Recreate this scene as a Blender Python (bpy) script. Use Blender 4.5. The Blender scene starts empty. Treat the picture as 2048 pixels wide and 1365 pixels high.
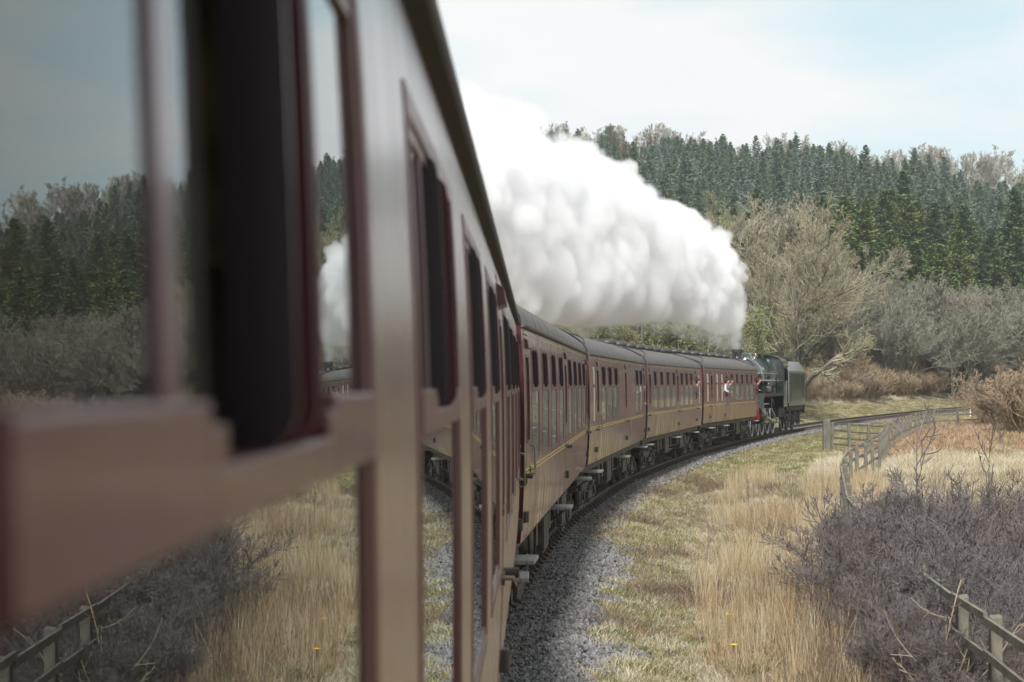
import bpy, bmesh, math, random
import numpy as np
from mathutils import Vector, Matrix
PI = math.pi
S = bpy.context.scene
COL = S.collection
random.seed(7)
R0 = np.random.default_rng(7)

# ------------------------------------------------------------------ camera, sky, sun, exposure
EYE = 2.73
LIFT = 0.10          # coach bodies ride this much higher than their first drawing
F = 4050.0            # focal length in pixels of the 2048 px wide photograph
cam_d = bpy.data.cameras.new('camera'); cam = bpy.data.objects.new('camera', cam_d); COL.objects.link(cam)
cam_d.sensor_width = 36.0; cam_d.lens = 36.0 * F / 2048.0
cam.location = (0, 0, EYE); cam.rotation_euler = (math.radians(90 + 1.21), 0, 0)
cam_d.clip_start = 0.05; cam_d.clip_end = 6000
cam_d.dof.use_dof = True; cam_d.dof.focus_distance = 85.0; cam_d.dof.aperture_fstop = 6.6
S.camera = cam

world = bpy.data.worlds.new('World'); S.world = world; world.use_nodes = True
SUN_EL, SUN_AZ = math.radians(47), math.radians(189)   # azimuth clockwise from +Y (the way the camera looks)
def build_world():
    nt = world.node_tree; N = nt.nodes; K = nt.links; N.clear()
    out = N.new('ShaderNodeOutputWorld'); bg = N.new('ShaderNodeBackground'); bg.inputs['Strength'].default_value = 0.1
    sky = N.new('ShaderNodeTexSky'); sky.sky_type = 'NISHITA'; sky.sun_disc = False
    sky.sun_elevation = SUN_EL; sky.sun_rotation = SUN_AZ
    tc = N.new('ShaderNodeTexCoord'); mp = N.new('ShaderNodeMapping'); mp.inputs['Scale'].default_value = (1.0, 1.0, 3.2)
    mp.inputs['Location'].default_value = (13.97, 7.3, 0.13); mp.inputs['Rotation'].default_value = (0, 0, math.radians(14))
    n1 = N.new('ShaderNodeTexNoise'); n1.inputs['Scale'].default_value = 3.1; n1.inputs['Detail'].default_value = 6; n1.inputs['Roughness'].default_value = 0.5
    r1 = N.new('ShaderNodeValToRGB'); r1.color_ramp.elements[0].position = 0.38; r1.color_ramp.elements[1].position = 0.52
    r1.color_ramp.elements[0].color = (0.15, 0.15, 0.15, 1); r1.color_ramp.elements[1].color = (1, 1, 1, 1)
    n2 = N.new('ShaderNodeTexNoise'); n2.inputs['Scale'].default_value = 5.0; n2.inputs['Detail'].default_value = 5
    cl = N.new('ShaderNodeMix'); cl.data_type = 'RGBA'
    cl.inputs[6].default_value = (6.3, 6.4, 6.55, 1); cl.inputs[7].default_value = (6.95, 6.95, 6.9, 1)
    # thin places in the cloud let the blue-green of the open sky through
    thin = N.new('ShaderNodeMix'); thin.data_type = 'RGBA'; thin.inputs[0].default_value = 0.30
    thin.inputs[6].default_value = (4.8, 6.25, 6.4, 1)
    mx = N.new('ShaderNodeMix'); mx.data_type = 'RGBA'
    K.new(tc.outputs['Generated'], mp.inputs['Vector']); K.new(mp.outputs[0], n1.inputs['Vector']); K.new(mp.outputs[0], n2.inputs['Vector'])
    K.new(n1.outputs[0], r1.inputs[0]); K.new(n2.outputs[0], cl.inputs[0])
    K.new(sky.outputs[0], thin.inputs[7]); K.new(r1.outputs[0], mx.inputs[0])
    K.new(thin.outputs[2], mx.inputs[6]); K.new(cl.outputs[2], mx.inputs[7])
    K.new(mx.outputs[2], bg.inputs['Color']); K.new(bg.outputs[0], out.inputs[0])
build_world()
sun_d = bpy.data.lights.new('sun', 'SUN'); sun_d.energy = 4.3; sun_d.angle = math.radians(7); sun_d.color = (1, 0.985, 0.96)
sun = bpy.data.objects.new('sun', sun_d); COL.objects.link(sun)
_sd = Vector((math.sin(SUN_AZ) * math.cos(SUN_EL), math.cos(SUN_AZ) * math.cos(SUN_EL), math.sin(SUN_EL)))
sun.rotation_euler = (-_sd).to_track_quat('-Z', 'Y').to_euler()
S.view_settings.view_transform = 'Standard'; S.view_settings.look = 'None'; S.view_settings.gamma = 1
S.view_settings.use_curve_mapping = False; S.view_settings.exposure = 0.50
S.render.engine = 'CYCLES'
cy = S.cycles
cy.max_bounces = 12; cy.diffuse_bounces = 2; cy.glossy_bounces = 4; cy.transmission_bounces = 6
cy.transparent_max_bounces = 24; cy.volume_bounces = 10; cy.use_denoising = True
cy.volume_step_rate = 2.0; cy.volume_max_steps = 256; cy.caustics_reflective = False; cy.caustics_refractive = False
cy.use_adaptive_sampling = True; cy.adaptive_threshold = 0.015

# ------------------------------------------------------------------ helpers
def tag(o, label=None, cat=None, group=None, kind=None):
    if label: o['label'] = label
    if cat: o['category'] = cat
    if group: o['group'] = group
    if kind: o['kind'] = kind
    return o
def empty(name, loc=(0, 0, 0), rz=0.0, parent=None):
    o = bpy.data.objects.new(name, None); o.empty_display_size = 0.2; COL.objects.link(o)
    o.location = loc; o.rotation_euler = (0, 0, rz); o.parent = parent
    return o
def link(name, me, parent=None, loc=None, rot=None, scl=None):
    o = bpy.data.objects.new(name, me); COL.objects.link(o)
    if parent: o.parent = parent
    if loc is not None: o.location = loc
    if rot is not None: o.rotation_euler = rot
    if scl is not None: o.scale = scl
    return o
class MB:
    """collects shapes into ONE mesh"""
    def __init__(s): s.v = []; s.f = []; s.m = []; s.sm = []; s.mat = 0
    def add(s, vs, fs, smooth=False):
        b = len(s.v); s.v += [tuple(v) for v in vs]
        for f in fs: s.f.append(tuple(b + i for i in f)); s.m.append(s.mat); s.sm.append(smooth)
    def box(s, x0, x1, y0, y1, z0, z1):
        vs = [(x, y, z) for z in (z0, z1) for y in (y0, y1) for x in (x0, x1)]
        s.add(vs, [(0, 2, 3, 1), (4, 5, 7, 6), (0, 1, 5, 4), (2, 6, 7, 3), (0, 4, 6, 2), (1, 3, 7, 5)])
    def cbox(s, c, d): s.box(c[0]-d[0]/2, c[0]+d[0]/2, c[1]-d[1]/2, c[1]+d[1]/2, c[2]-d[2]/2, c[2]+d[2]/2)
    def hexa(s, bot, top): s.add(list(bot) + list(top), [(3, 2, 1, 0), (4, 5, 6, 7), (0, 1, 5, 4), (1, 2, 6, 5), (2, 3, 7, 6), (3, 0, 4, 7)])
    def cyl(s, p0, p1, r0, r1=None, n=12, cap=True):
        r1 = r0 if r1 is None else r1
        p0 = Vector(p0); p1 = Vector(p1); t = (p1 - p0).normalized()
        a = t.orthogonal().normalized(); b = t.cross(a)
        vs = []
        for p, r in ((p0, r0), (p1, r1)):
            for i in range(n): q = 2*PI*i/n; vs.append(p + a*math.cos(q)*r + b*math.sin(q)*r)
        s.add(vs, [(i, (i+1) % n, n+(i+1) % n, n+i) for i in range(n)], True)
        if cap: s.add(vs, [tuple(reversed(range(n))), tuple(range(n, 2*n))])
    def tube(s, pts, r, n=6, cap=True):
        pts = [Vector(p) for p in pts]; m = len(pts); rs = r if hasattr(r, '__len__') else [r]*m
        t0 = (pts[1]-pts[0]).normalized(); a = t0.orthogonal().normalized(); vs = []
        for i, p in enumerate(pts):
            t = (pts[min(i+1, m-1)] - pts[max(i-1, 0)]).normalized()
            a = (a - t*a.dot(t)).normalized(); b = t.cross(a)
            for k in range(n): q = 2*PI*k/n; vs.append(p + (a*math.cos(q) + b*math.sin(q))*rs[i])
        fs = [(i*n+k, i*n+(k+1) % n, (i+1)*n+(k+1) % n, (i+1)*n+k) for i in range(m-1) for k in range(n)]
        s.add(vs, fs, True)
        if cap: s.add(vs, [tuple(reversed(range(n))), tuple(range((m-1)*n, m*n))])
    def lathe(s, prof, c=(0, 0, 0), axis='z', n=16):
        vs = []
        for r, h in prof:
            for i in range(n):
                q = 2*PI*i/n; a, b = r*math.cos(q), r*math.sin(q)
                p = (a, b, h) if axis == 'z' else ((h, a, b) if axis == 'x' else (b, h, a))
                vs.append((p[0]+c[0], p[1]+c[1], p[2]+c[2]))
        m = len(prof)
        s.add(vs, [(j*n+i, j*n+(i+1) % n, (j+1)*n+(i+1) % n, (j+1)*n+i) for j in range(m-1) for i in range(n)], True)
    def prism(s, poly, y0, y1, axis='y'):
        """poly of (x,z) swept along y (or (y,z) along x)"""
        n = len(poly)
        if axis == 'y': vs = [(x, y0, z) for x, z in poly] + [(x, y1, z) for x, z in poly]
        elif axis == 'x': vs = [(y0, a, z) for a, z in poly] + [(y1, a, z) for a, z in poly]
        else: vs = [(a, b, y0) for a, b in poly] + [(a, b, y1) for a, b in poly]
        s.add(vs, [(i, (i+1) % n, n+(i+1) % n, n+i) for i in range(n)])
        s.add(vs, [tuple(reversed(range(n))), tuple(range(n, 2*n))])
    def mesh(s, name, mats):
        me = bpy.data.meshes.new(name); me.from_pydata(s.v, [], s.f)
        for m in (mats if isinstance(mats, (list, tuple)) else [mats]): me.materials.append(m)
        me.polygons.foreach_set('material_index', s.m); me.polygons.foreach_set('use_smooth', s.sm)
        bm = bmesh.new(); bm.from_mesh(me); bmesh.ops.recalc_face_normals(bm, faces=bm.faces); bm.to_mesh(me); bm.free()
        me.update(); return me
    def build(s, name, mats, parent=None, **k): return link(name, s.mesh(name, mats), parent, **k)
def bevel(o, w=0.004, seg=2):
    b = o.modifiers.new('bevel', 'BEVEL'); b.width = w; b.segments = seg; b.limit_method = 'ANGLE'; b.angle_limit = math.radians(40)
    return o
def mesh_np(name, V, F, mats, smooth=True, midx=None):
    V = np.asarray(V, np.float32); me = bpy.data.meshes.new(name)
    if not isinstance(F, list): F = [F]
    F = [np.asarray(f, np.int32) for f in F if len(f)]
    me.vertices.add(len(V)); me.vertices.foreach_set('co', V.ravel())
    loops = np.concatenate([f.ravel() for f in F]); me.loops.add(len(loops)); me.loops.foreach_set('vertex_index', loops)
    tot = np.concatenate([np.full(len(f), f.shape[1], np.int32) for f in F]); st = np.concatenate([[0], np.cumsum(tot)[:-1]]).astype(np.int32)
    me.polygons.add(len(tot)); me.polygons.foreach_set('loop_start', st); me.polygons.foreach_set('loop_total', tot)
    me.polygons.foreach_set('use_smooth', np.full(len(tot), smooth))
    for m in (mats if isinstance(mats, (list, tuple)) else [mats]): me.materials.append(m)
    if midx is not None: me.polygons.foreach_set('material_index', np.asarray(midx, np.int32))
    me.update(calc_edges=True); me.validate(); return me

# ------------------------------------------------------------------ materials
def mat(name, col, rough=0.6, metal=0.0, spec=0.5, var=None, vscale=3.0, vstretch=(1, 1, 1), bump=0.0, bscale=40.0, coat=0.0,
        rvar=0.0, objrand=None, var2=None, v2scale=0.5, coord='Object', coatr=0.08, contrast=(0.35, 0.65), translucent=0.0, bstretch=(1, 1, 1)):
    m = bpy.data.materials.new(name); m.use_nodes = True; nt = m.node_tree; N = nt.nodes; K = nt.links
    p = N['Principled BSDF']; p.inputs['Base Color'].default_value = (*col, 1); p.inputs['Roughness'].default_value = rough
    p.inputs['Metallic'].default_value = metal; p.inputs['Specular IOR Level'].default_value = spec
    p.inputs['Coat Weight'].default_value = coat; p.inputs['Coat IOR'].default_value = 1.75 if coat == 1.0 else 1.5; p.inputs['Coat Roughness'].default_value = coatr
    tc = N.new('ShaderNodeTexCoord'); cur = None
    def noise(scale, stretch, detail=6):
        mp = N.new('ShaderNodeMapping'); mp.inputs['Scale'].default_value = stretch
        n = N.new('ShaderNodeTexNoise'); n.inputs['Scale'].default_value = scale; n.inputs['Detail'].default_value = detail; n.inputs['Roughness'].default_value = 0.6
        K.new(tc.outputs[coord], mp.inputs[0]); K.new(mp.outputs[0], n.inputs['Vector']); return n
    def mixc(fac, a, b):
        x = N.new('ShaderNodeMix'); x.data_type = 'RGBA'; K.new(fac, x.inputs[0])
        if isinstance(a, tuple): x.inputs[6].default_value = (*a, 1)
        else: K.new(a, x.inputs[6])
        if isinstance(b, tuple): x.inputs[7].default_value = (*b, 1)
        else: K.new(b, x.inputs[7])
        return x.outputs[2]
    cur = col
    if var:
        n = noise(vscale, vstretch); r = N.new('ShaderNodeValToRGB'); r.color_ramp.elements[0].position = contrast[0]; r.color_ramp.elements[1].position = contrast[1]
        K.new(n.outputs[0], r.inputs[0]); cur = mixc(r.outputs[0], cur, var)
        if rvar:
            ma = N.new('ShaderNodeMath'); ma.operation = 'MULTIPLY_ADD'; ma.inputs[1].default_value = rvar; ma.inputs[2].default_value = rough
            K.new(r.outputs[0], ma.inputs[0]); K.new(ma.outputs[0], p.inputs['Roughness'])
            if rvar > 0.3:      # dirt streaks take the shine off the varnish
                mc = N.new('ShaderNodeMath'); mc.operation = 'MULTIPLY_ADD'; mc.inputs[1].default_value = -coat*1.3; mc.inputs[2].default_value = coat*1.4
                K.new(r.outputs[0], mc.inputs[0]); K.new(mc.outputs[0], p.inputs['Coat Weight'])
    if var2:
        n = noise(v2scale, (1, 1, 1), 4); r = N.new('ShaderNodeValToRGB'); r.color_ramp.elements[0].position = 0.4; r.color_ramp.elements[1].position = 0.62
        K.new(n.outputs[0], r.inputs[0]); cur = mixc(r.outputs[0], cur, var2)
    if objrand:
        oi = N.new('ShaderNodeObjectInfo'); cur = mixc(oi.outputs['Random'], cur, objrand)
    if not isinstance(cur, tuple): K.new(cur, p.inputs['Base Color'])
    if bump:
        n = noise(bscale, bstretch); b = N.new('ShaderNodeBump'); b.inputs['Strength'].default_value = 0.6; b.inputs['Distance'].default_value = bump
        K.new(n.outputs[0], b.inputs['Height']); K.new(b.outputs[0], p.inputs['Normal'])
    if translucent:
        t = N.new('ShaderNodeBsdfTranslucent'); ms = N.new('ShaderNodeMixShader'); ms.inputs[0].default_value = translucent
        if not isinstance(cur, tuple): K.new(cur, t.inputs[0])
        else: t.inputs[0].default_value = (*cur, 1)
        K.new(p.outputs[0], ms.inputs[1]); K.new(t.outputs[0], ms.inputs[2]); K.new(ms.outputs[0], N['Material Output'].inputs[0])
    return m
def glass_mat(name, tint=(0.8, 0.85, 0.83), ior=1.5, dirt=0.06, haze=0.0):
    m = bpy.data.materials.new(name); m.use_nodes = True; nt = m.node_tree; N = nt.nodes; K = nt.links; N.remove(N['Principled BSDF'])
    t = N.new('ShaderNodeBsdfTransparent'); t.inputs[0].default_value = (*tint, 1)
    g = N.new('ShaderNodeBsdfGlossy'); g.inputs['Roughness'].default_value = 0.0; g.inputs[0].default_value = (0.93, 0.97, 0.97, 1)
    d = N.new('ShaderNodeBsdfDiffuse'); d.inputs[0].default_value = (0.3, 0.29, 0.26, 1)
    f = N.new('ShaderNodeFresnel'); f.inputs[0].default_value = ior
    m1 = N.new('ShaderNodeMixShader'); m2 = N.new('ShaderNodeMixShader'); m1.inputs[0].default_value = dirt
    K.new(t.outputs[0], m1.inputs[1]); K.new(d.outputs[0], m1.inputs[2])
    K.new(f.outputs[0], m2.inputs[0]); K.new(m1.outputs[0], m2.inputs[1]); K.new(g.outputs[0], m2.inputs[2])
    m3 = N.new('ShaderNodeMixShader'); m3.inputs[0].default_value = haze; d3 = N.new('ShaderNodeBsdfDiffuse'); d3.inputs[0].default_value = (0.36, 0.37, 0.31, 1)
    K.new(m2.outputs[0], m3.inputs[1]); K.new(d3.outputs[0], m3.inputs[2])
    K.new(m3.outputs[0], N['Material Output'].inputs[0]); return m
M = {}
M['paint'] = mat('maroon coach paint', (0.10, 0.020, 0.026), 0.24, coat=0.6, var=(0.175, 0.088, 0.082), vscale=5.0, vstretch=(1, 1.6, 0.10), rvar=0.33,
                 contrast=(0.40, 0.60), bump=0.0012, bscale=9, bstretch=(1, 1.2, 0.15))
M['paint5'] = mat('redder coach paint', (0.17, 0.016, 0.02), 0.24, coat=0.6, var=(0.15, 0.07, 0.05), vscale=5.0, vstretch=(1, 1.6, 0.10), rvar=0.33, contrast=(0.42, 0.68), bump=0.0012, bscale=9, bstretch=(1, 1.2, 0.15))
M['paint1'] = mat('nearest coach paint', (0.10, 0.018, 0.022), 0.3, coat=0.9, coatr=0.2, var=(0.105, 0.048, 0.044), vscale=5.0, vstretch=(1, 1.2, 0.2), rvar=0.2, contrast=(0.35, 0.7), bump=0.001, bscale=7, bstretch=(1, 1, 0.3))
M['paint_clean'] = mat('maroon frame paint', (0.075, 0.015, 0.02), 0.34, coat=0.15, spec=0.45, var=(0.095, 0.04, 0.04), vscale=9, rvar=0.15)
M['paint_end'] = mat('crimson end paint', (0.055, 0.006, 0.010), 0.4)
M['roof'] = mat('weathered roof paint', (0.105, 0.095, 0.088), 0.62, var=(0.045, 0.041, 0.038), vscale=2.2, vstretch=(0.6, 3.0, 0.6), bump=0.002, bscale=20)
M['black'] = mat('black frame paint', (0.014, 0.014, 0.015), 0.5, var=(0.05, 0.042, 0.036), vscale=4)
M['fin'] = mat('smoked black deflector', (0.014, 0.008, 0.012), 0.28)
M['fin2'] = mat('dark red deflector', (0.045, 0.004, 0.01), 0.35)
M['rubber'] = mat('gangway rubber', (0.012, 0.012, 0.012), 0.7)
M['alu'] = mat('aluminium vent frame', (0.17, 0.155, 0.18), 0.35, metal=0.7)
M['stile'] = mat('maroon vent stile', (0.11, 0.045, 0.06), 0.3, coat=0.3)
M['brass'] = mat('dull brass', (0.16, 0.13, 0.09), 0.35, metal=0.7)
M['glass'] = glass_mat('window glass')
M['glass_dusty'] = glass_mat('dusty window glass', dirt=0.4, haze=0.38)
M['frosted'] = mat('frosted lavatory glass', (0.55, 0.54, 0.46), 0.3)
M['yellow'] = mat('yellow lining', (0.55, 0.40, 0.08), 0.45)
M['inner'] = mat('interior panelling', (0.05, 0.022, 0.02), 0.5)
M['ceil'] = mat('interior ceiling', (0.16, 0.14, 0.12), 0.7)
M['seat'] = mat('seat moquette', (0.05, 0.02, 0.028), 0.9, var=(0.03, 0.015, 0.025), vscale=20)
M['step'] = mat('worn step board', (0.30, 0.29, 0.27), 0.8, var=(0.16, 0.15, 0.14), vscale=8, vstretch=(4, 1, 1))
M['under'] = mat('brake dust underframe', (0.028, 0.024, 0.021), 0.75, var=(0.085, 0.068, 0.052), vscale=5)
M['steel'] = mat('bright steel', (0.5, 0.5, 0.5), 0.28, metal=0.9)
M['tyre'] = mat('wheel tyre steel', (0.45, 0.45, 0.46), 0.35, metal=0.8)
M['rust'] = mat('rusty rail side', (0.10, 0.066, 0.044), 0.85, var=(0.05, 0.036, 0.027), vscale=9)
M['railtop'] = mat('polished rail head', (0.52, 0.50, 0.48), 0.25, metal=0.9)
M['sleeper'] = mat('creosoted sleeper', (0.075, 0.058, 0.043), 0.9, var=(0.15, 0.13, 0.10), vscale=6, vstretch=(1, 8, 8), bump=0.004, bscale=30, bstretch=(1, 6, 6))
M['green'] = mat('glossy locomotive green', (0.008, 0.019, 0.012), 0.10, coat=1.0, var=(0.013, 0.024, 0.017), vscale=3)
M['lblack'] = mat('glossy locomotive black', (0.010, 0.010, 0.011), 0.28, coat=0.15, var=(0.03, 0.028, 0.026), vscale=6)
M['tgreen'] = mat('tender green nearly black', (0.006, 0.013, 0.009), 0.16, coat=0.4, var=(0.011, 0.017, 0.012), vscale=2)
M['red'] = mat('buffer beam red', (0.75, 0.015, 0.012), 0.35)
M['coal'] = mat('coal', (0.012, 0.012, 0.014), 0.4)
M['white'] = mat('white paint', (0.8, 0.8, 0.78), 0.5)
M['skin'] = mat('skin', (0.34, 0.19, 0.15), 0.5)
M['cyan'] = mat('blue-green pipe paint', (0.02, 0.28, 0.33), 0.5)
M['wood'] = mat('lichened fence wood', (0.085, 0.076, 0.062), 0.9, var=(0.185, 0.172, 0.13), vscale=5, vstretch=(1, 1, 0.5), bump=0.006, bscale=25, bstretch=(3, 3, 0.4))
M['stone'] = mat('granite ballast', (0.035, 0.035, 0.039), 0.75, var=(0.10, 0.096, 0.092), vscale=9, objrand=(0.22, 0.215, 0.21))
M['bark'] = mat('grey olive bark', (0.27, 0.25, 0.185), 0.9, var=(0.13, 0.12, 0.09), vscale=0.8, objrand=(0.25, 0.235, 0.18))
M['trunk'] = mat('dark trunk bark', (0.11, 0.10, 0.075), 0.9, var=(0.26, 0.25, 0.20), vscale=1.6, contrast=(0.45, 0.7))
M['ctrunk'] = mat('conifer trunk', (0.07, 0.055, 0.04), 0.9)
M['bark_ol'] = mat('lichened olive bark', (0.36, 0.335, 0.20), 0.9, var=(0.19, 0.18, 0.12), vscale=0.7, objrand=(0.31, 0.28, 0.19))
M['twig_pk'] = mat('red brown twigs', (0.30, 0.215, 0.15), 0.9, var=(0.22, 0.19, 0.15), vscale=0.5, objrand=(0.36, 0.27, 0.16))
M['twig_dk'] = mat('dark blackthorn twigs', (0.078, 0.066, 0.066), 0.55, var=(0.20, 0.175, 0.175), vscale=2.5, objrand=(0.15, 0.12, 0.105))
M['twig_lt'] = mat('pale dead twigs', (0.38, 0.31, 0.22), 0.8, var=(0.25, 0.19, 0.13), vscale=4)
M['birch'] = mat('birch twigs', (0.44, 0.42, 0.37), 0.9, var=(0.30, 0.28, 0.24), vscale=0.4, objrand=(0.37, 0.33, 0.25))
def foliage(name, a, b, c, tr=0.15):
    return mat(name, a, 0.75, spec=0.25, var=b, vscale=0.55, objrand=c, translucent=tr)
M['spruce'] = foliage('blue green spruce', (0.19, 0.265, 0.205), (0.30, 0.38, 0.31), (0.18, 0.235, 0.13))
M['fir'] = foliage('yellow green conifer', (0.13, 0.19, 0.06), (0.25, 0.28, 0.09), (0.09, 0.15, 0.07))
M['pine'] = foliage('scots pine needles', (0.10, 0.15, 0.08), (0.16, 0.21, 0.10), (0.07, 0.12, 0.07))
M['ivy'] = foliage('budding yellow green leaves', (0.20, 0.21, 0.07), (0.12, 0.14, 0.05), (0.16, 0.17, 0.07))
M['larch'] = foliage('bare brown larch', (0.26, 0.18, 0.09), (0.20, 0.15, 0.08), (0.18, 0.16, 0.08))
# ------------------------------------------------------------------ the line of the track
LC = 19.07; GAP = 0.63
def hd(deg): a = math.radians(deg); return Vector((math.sin(a), math.cos(a), 0))
def rgt(deg): a = math.radians(deg); return Vector((math.cos(a), -math.sin(a), 0))
HEADS = [0.69, 4.05, 7.10, 10.15, 13.20]
c3n = Vector((1.530, 39.96, 0)); starts = {2: c3n}
starts[3] = c3n + hd(7.1)*LC + hd(8.6)*GAP
starts[4] = starts[3] + hd(10.15)*LC + hd(11.7)*GAP
starts[1] = c3n - hd(5.6)*GAP - hd(4.05)*LC
L1 = 20.2
c1f = Vector(((1039.5-1024)/F*19.6, 19.6, 0)); starts[0] = c1f - hd(0.69)*L1
def rise(y): return 5.8e-5*max(0.0, y-60)**2 if y < 200 else 5.8e-5*140**2
# centre line through the bogie pins and on round the bend
cl = [starts[0] - hd(0.69)*60 - rgt(0.69)*1.41]
for k in range(5):
    L = L1 if k == 0 else LC
    for s in (2.7, L-2.7): cl.append(starts[k] + hd(HEADS[k])*s - rgt(HEADS[k])*1.41)
p = starts[4] + hd(13.2)*LC - rgt(13.2)*1.41; a = 14.8
for i in range(30):
    p = p + hd(a)*6.0; cl.append(p.copy()); a += math.degrees(6.0/372)
def resample(pts, step):
    P = [np.array(q[:2]) for q in pts]; out = []
    P = [2*P[0]-P[1]] + P + [2*P[-1]-P[-2]]
    for i in range(1, len(P)-2):
        n = max(2, int(np.linalg.norm(P[i+1]-P[i])/0.5))
        for j in range(n):
            t = j/n; a0, b0, c0, d0 = P[i-1], P[i], P[i+1], P[i+2]
            # centripetal-ish hermite
            l = np.linalg.norm(c0-b0); m1 = (c0-a0)/np.linalg.norm(c0-a0)*l; m2 = (d0-b0)/np.linalg.norm(d0-b0)*l
            out.append((2*t**3-3*t**2+1)*b0 + (t**3-2*t**2+t)*m1 + (-2*t**3+3*t**2)*c0 + (t**3-t**2)*m2)
    out = np.array(out); d = np.concatenate([[0], np.cumsum(np.linalg.norm(np.diff(out, axis=0), axis=1))])
    s = np.arange(0, d[-1], step); return np.stack([np.interp(s, d, out[:, 0]), np.interp(s, d, out[:, 1])], 1)
TRK = resample(cl, 1.0)
TAN = np.gradient(TRK, axis=0); TAN /= np.linalg.norm(TAN, axis=1)[:, None]
def lateral(XY):
    """signed distance from the track centre line (right of it positive)"""
    XY = np.asarray(XY, float); out = np.empty(len(XY)); 
    for i in range(0, len(XY), 20000):
        q = XY[i:i+20000]; d2 = ((q[:, None, :] - TRK[None])**2).sum(2); k = d2.argmin(1)
        v = q - TRK[k]; t = TAN[k]; cr = v[:, 0]*t[:, 1] - v[:, 1]*t[:, 0]; out[i:i+20000] = np.where(np.abs((v*t).sum(1)) < 3, cr, np.sign(cr)*np.sqrt(d2.min(1)))
    return out
# ------------------------------------------------------------------ value noise and the lie of the land
_pg = np.random.default_rng(3).random((256, 256))
def vnoise(x, y):
    xi = np.floor(x).astype(int); yi = np.floor(y).astype(int); fx = x-xi; fy = y-yi
    fx = fx*fx*(3-2*fx); fy = fy*fy*(3-2*fy); g = lambda a, b: _pg[a & 255, b & 255]
    return (g(xi, yi)*(1-fx)+g(xi+1, yi)*fx)*(1-fy) + (g(xi, yi+1)*(1-fx)+g(xi+1, yi+1)*fx)*fy
def fbm(x, y, o=4):
    s = 0; a = 0.5
    for i in range(o): s = s + a*vnoise(x*2**i+17*i, y*2**i+5*i); a *= 0.5
    return s/(1-0.5**o)
HY = np.array([-400, 200, 222, 240, 262, 310, 400, 500, 570, 640, 1200, 4000]); HZ = np.array([0, 0, 0.6, 2.6, 6.5, 15.5, 32.5, 49.0, 58, 60, 57, 57])
def height(XY, d=None):
    XY = np.asarray(XY, float); x, y = XY[:, 0], XY[:, 1]
    if d is None: d = lateral(XY)
    ri = 5.8e-5*np.clip(y-60, 0, 140)**2
    ad = np.abs(d)
    base = np.interp(d, [-60, -20, -12, -6.5, -2.9, -1.9, 1.9, 2.6, 4.0, 6.0, 9.0, 16, 60], [2.2, 1.7, 1.25, 0.35, -0.40, -0.27, -0.27, -0.42, -0.58, -0.66, -0.62, -0.55, -0.3])
    base = base + 0.38*np.clip((y-36)/18, 0, 1)*np.clip((d-3)/2.5, 0, 1)
    rough = np.clip((ad-1.9)/1.5, 0, 1)*(fbm(x*0.8, y*0.8)-0.5)*0.28 + np.clip((ad-4)/6, 0, 1)*(fbm(x*0.12+9, y*0.12)-0.5)*0.7
    u = x/np.maximum(y, 60); fac = np.clip(1.05-0.72*u, 0.6, 1.1)
    hill = np.interp(y - 18*np.clip(u, -0.3, 0.5)/0.25*0 , HY, HZ)*fac
    hill = hill + np.clip((y-200)/100, 0, 1)*(fbm(x*0.02, y*0.02)-0.5)*6
    return base + ri + rough + hill
def hz(x, y): return float(height([[x, y]])[0])

# ------------------------------------------------------------------ ground
def ground_mat():
    m = bpy.data.materials.new('ground cover'); m.use_nodes = True; nt = m.node_tree; N = nt.nodes; K = nt.links; p = N['Principled BSDF']
    p.inputs['Roughness'].default_value = 0.95; p.inputs['Specular IOR Level'].default_value = 0.1
    tc = N.new('ShaderNodeTexCoord')
    def nz(sc, det=6, st=(1, 1, 1)):
        mp = N.new('ShaderNodeMapping'); mp.inputs['Scale'].default_value = st; n = N.new('ShaderNodeTexNoise'); n.inputs['Scale'].default_value = sc; n.inputs['Detail'].default_value = det
        K.new(tc.outputs['Object'], mp.inputs[0]); K.new(mp.outputs[0], n.inputs['Vector']); return n.outputs[0]
    def ramp(f, a, b):
        r = N.new('ShaderNodeValToRGB'); r.color_ramp.elements[0].position = a; r.color_ramp.elements[1].position = b; K.new(f, r.inputs[0]); return r.outputs[0]
    def mix(f, a, b):
        x = N.new('ShaderNodeMix'); x.data_type = 'RGBA'
        if isinstance(f, float): x.inputs[0].default_value = f
        else: K.new(f, x.inputs[0])
        for i, c in ((6, a), (7, b)):
            if isinstance(c, tuple): x.inputs[i].default_value = (*c, 1)
            else: K.new(c, x.inputs[i])
        return x.outputs[2]
    dry = mix(ramp(nz(3.0), 0.35, 0.65), (0.27, 0.22, 0.14), (0.17, 0.13, 0.075))
    moss = mix(ramp(nz(5.0), 0.35, 0.65), (0.12, 0.12, 0.045), (0.15, 0.11, 0.065))
    verge = mix(ramp(nz(0.9, 4), 0.42, 0.58), dry, moss)
    a1 = N.new('ShaderNodeAttribute'); a1.attribute_name = 'ballast'
    a2 = N.new('ShaderNodeAttribute'); a2.attribute_name = 'field'
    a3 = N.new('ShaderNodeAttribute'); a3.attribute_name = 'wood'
    field = mix(ramp(nz(0.35, 5), 0.42, 0.6), (0.33, 0.27, 0.17), (0.25, 0.165, 0.095))
    c = mix(a2.outputs['Fac'], verge, field)
    bal = mix(ramp(nz(24, 3), 0.4, 0.6), (0.11, 0.11, 0.112), (0.055, 0.048, 0.042))
    c = mix(a1.outputs['Fac'], c, bal)
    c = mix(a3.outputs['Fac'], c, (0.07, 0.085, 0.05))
    K.new(c, p.inputs['Base Color'])
    b = N.new('ShaderNodeBump'); b.inputs['Distance'].default_value = 0.05; b.inputs['Strength'].default_value = 0.8; K.new(nz(14, 8), b.inputs['Height']); K.new(b.outputs[0], p.inputs['Normal'])
    return m
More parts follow.
